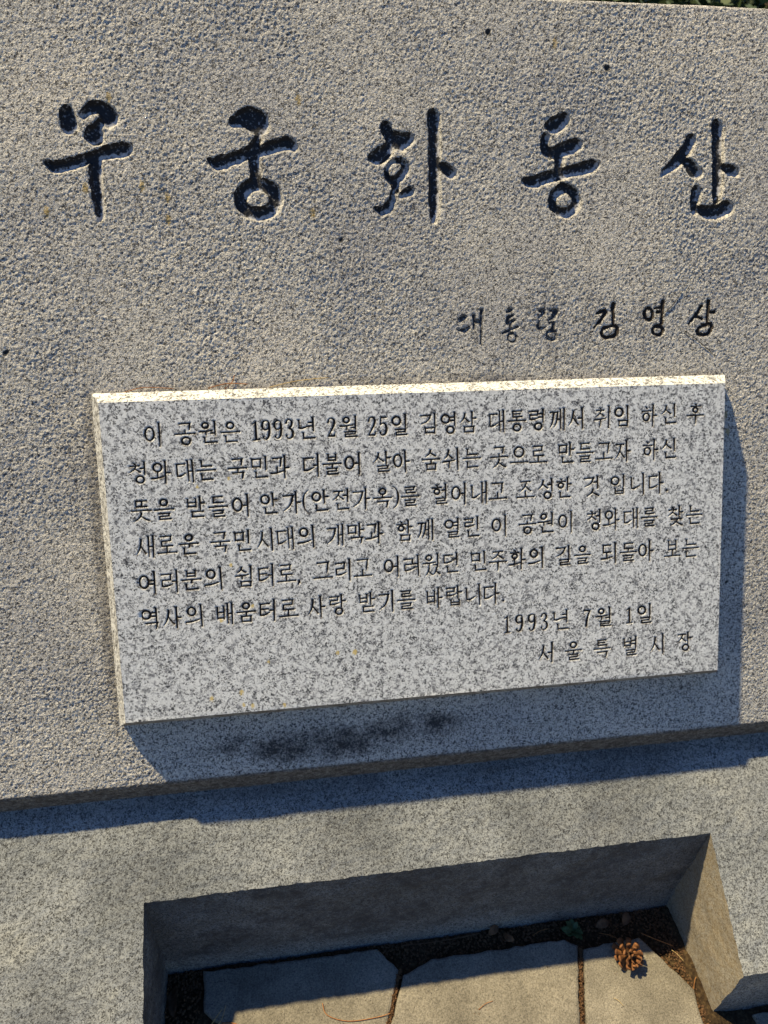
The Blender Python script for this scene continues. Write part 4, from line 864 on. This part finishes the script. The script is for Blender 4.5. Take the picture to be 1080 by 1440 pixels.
for x, y, z, a, L, m, lb in [
    (0.12, -0.160, ZS+0.005, 0.1, 0.020, RUST, 'brown pine needle in the dark gap above the left paver, nearest its corner'),
    (0.24, -0.158, ZS+0.005, -0.2, 0.025, DRY, 'brown pine needle lying along the gap at the middle of left paver top'),
    (0.645, -0.164, ZS+0.005, 0.4, 0.018, RUST, 'brown pine needle on the soil left of the green weed'),
    (0.760, -0.186, ZS+0.006, 2.4, 0.022, RUST, 'brown pine needle crossing soil between weed and pine cone'),
    (0.862, -0.232, ZS+0.013, 1.9, 0.020, STRAW, 'pale needle in the dirt against the right wall, upper one'),
    (0.872, -0.275, ZS+0.013, 1.2, 0.018, RUST, 'rusty needle in the dirt against the right wall, lower one'),
    (0.52, -0.262, zt, 0.6, 0.016, RUST, 'thin rusty needle on the sunlit middle paver'),
    (0.735, -0.285, zt, 2.0, 0.014, STRAW, 'short pale needle on the paver in front of pine cone')]:
    lay_stem('pine_needle', [(x-L*math.cos(a), y-0.5*L*math.sin(a), z), (x, y+0.002, z+0.001), (x+L*math.cos(a), y+0.5*L*math.sin(a), z)], 0.00045, m, lb, 'pine needle', 'needles scattered in the notch')
HAIR = simple_mat('dark_twig', (0.02, 0.018, 0.02), (0.04, 0.035, 0.035), 200.0)
lay_stem('dark_twig', [on_slab(0.836, 0.582, .0015), on_slab(0.822, 0.563, .0015), on_slab(0.808, 0.551, .0015)], 0.00045, HAIR, 'hair thin dark twig slanting above the last signature characters', 'twig', 'thin twigs stuck on the slab')
lay_stem('dark_twig', [on_slab(0.842, 0.525, .0015), on_slab(0.862, 0.511, .0015), on_slab(0.886, 0.492, .0015)], 0.00045, HAIR, 'hair thin dark twig slanting below the last signature character', 'twig', 'thin twigs stuck on the slab')

# ------------------------------------------------------------------ shrubs behind the monument
def build_shrubs():
    rr = random.Random(21); lv = []; lf = []
    for i in range(12000):
        th = rr.uniform(0, 6.283); ph = math.acos(rr.uniform(-0.2, 1)); rad = 0.75*(rr.random()**0.35)
        x = rad*math.sin(ph)*math.cos(th); y = rad*math.sin(ph)*math.sin(th); z = 0.25+2.3*rad*math.cos(ph)+0.25*vnoise(np.array([x]), np.array([y]), 0.3, 1)[0]
        d = mathutils.Vector((rr.gauss(0, 1), rr.gauss(0, 1), rr.gauss(0, 1))).normalized(); a = d.cross(mathutils.Vector((0.3, 0.1, 1))).normalized(); b = d.cross(a)
        s = rr.uniform(.018, .038); n = len(lv); p = mathutils.Vector((x, y, max(0.02, z)))
        for q in (-a*s, b*s*0.5, a*s, -b*s*0.5): lv.append(tuple(p+q))
        lf.append((n, n+1, n+2, n+3))
    leafm = simple_mat('shrub_leaf', (0.018, 0.038, 0.010), (0.05, 0.075, 0.02), 6.0, 0.6, 0.3)
    me = poly_mesh('crown', lv, lf); me.materials.append(leafm)
    v, f = tube([(0, 0, -0.05), (0.02, 0, 0.3), (0, 0.03, 1.3)], [0.03, 0.022, 0.01], 7)
    sm = poly_mesh('trunk', v, f, True); sm.materials.append(simple_mat('bark', (0.05, 0.035, 0.025), (0.12, 0.09, 0.06), 40.0))
    names = ['leftmost dark green shrub behind the slab', 'second dark green shrub from the left behind the slab', 'middle dark green shrub seen past the top edge of slab', 'fourth dark green shrub behind the right part of slab', 'rightmost dark green shrub behind the slab']
    for i, x in enumerate((-1.2, -0.1, 1.0, 2.05, 3.1)):
        r = empty('shrub', (x, 2.3+rr.uniform(-.15, .15), ZG), names[i], 'shrub', 'shrubs in a row behind the monument')
        r.rotation_euler = (0, 0, i*1.7); s = rr.uniform(.95, 1.15); r.scale = (s, s, s)
        for nm, m in (('crown', me), ('trunk', sm)):
            o = bpy.data.objects.new(nm, m); COL.objects.link(o); o.parent = r
build_shrubs()
def build_lawn():
    V = [(-60, .5, ZS+.004), (60, .5, ZS+.004), (60, 60, ZS+.004), (-60, 60, ZS+.004)]
    tag(link('lawn', poly_mesh('lawn', V, [(0, 1, 2, 3)]), simple_mat('lawn_turf', (0.025, 0.04, 0.010), (0.06, 0.075, 0.022), 30.0)), kind='structure')
    rr = random.Random(2); V = []; F = []
    for i in range(9000):
        x = rr.uniform(-2.5, 4.0); y = rr.uniform(0.5, 4.5); h = rr.uniform(.03, .08); a = rr.uniform(0, 6.28); w = .0025; n = len(V)
        dx, dy = math.cos(a)*w, math.sin(a)*w; lx, ly = rr.gauss(0, .02), rr.gauss(0, .02)
        V += [(x-dx, y-dy, ZS-.005), (x+dx, y+dy, ZS-.005), (x+lx, y+ly, ZS+h)]; F.append((n, n+1, n+2))
    tag(link('grass', poly_mesh('grass', V, F), simple_mat('grass_blade', (0.03, 0.06, 0.012), (0.07, 0.10, 0.03), 3.0)), 'short green grass growing on the ground behind the slab', 'grass', kind='stuff')
build_lawn()
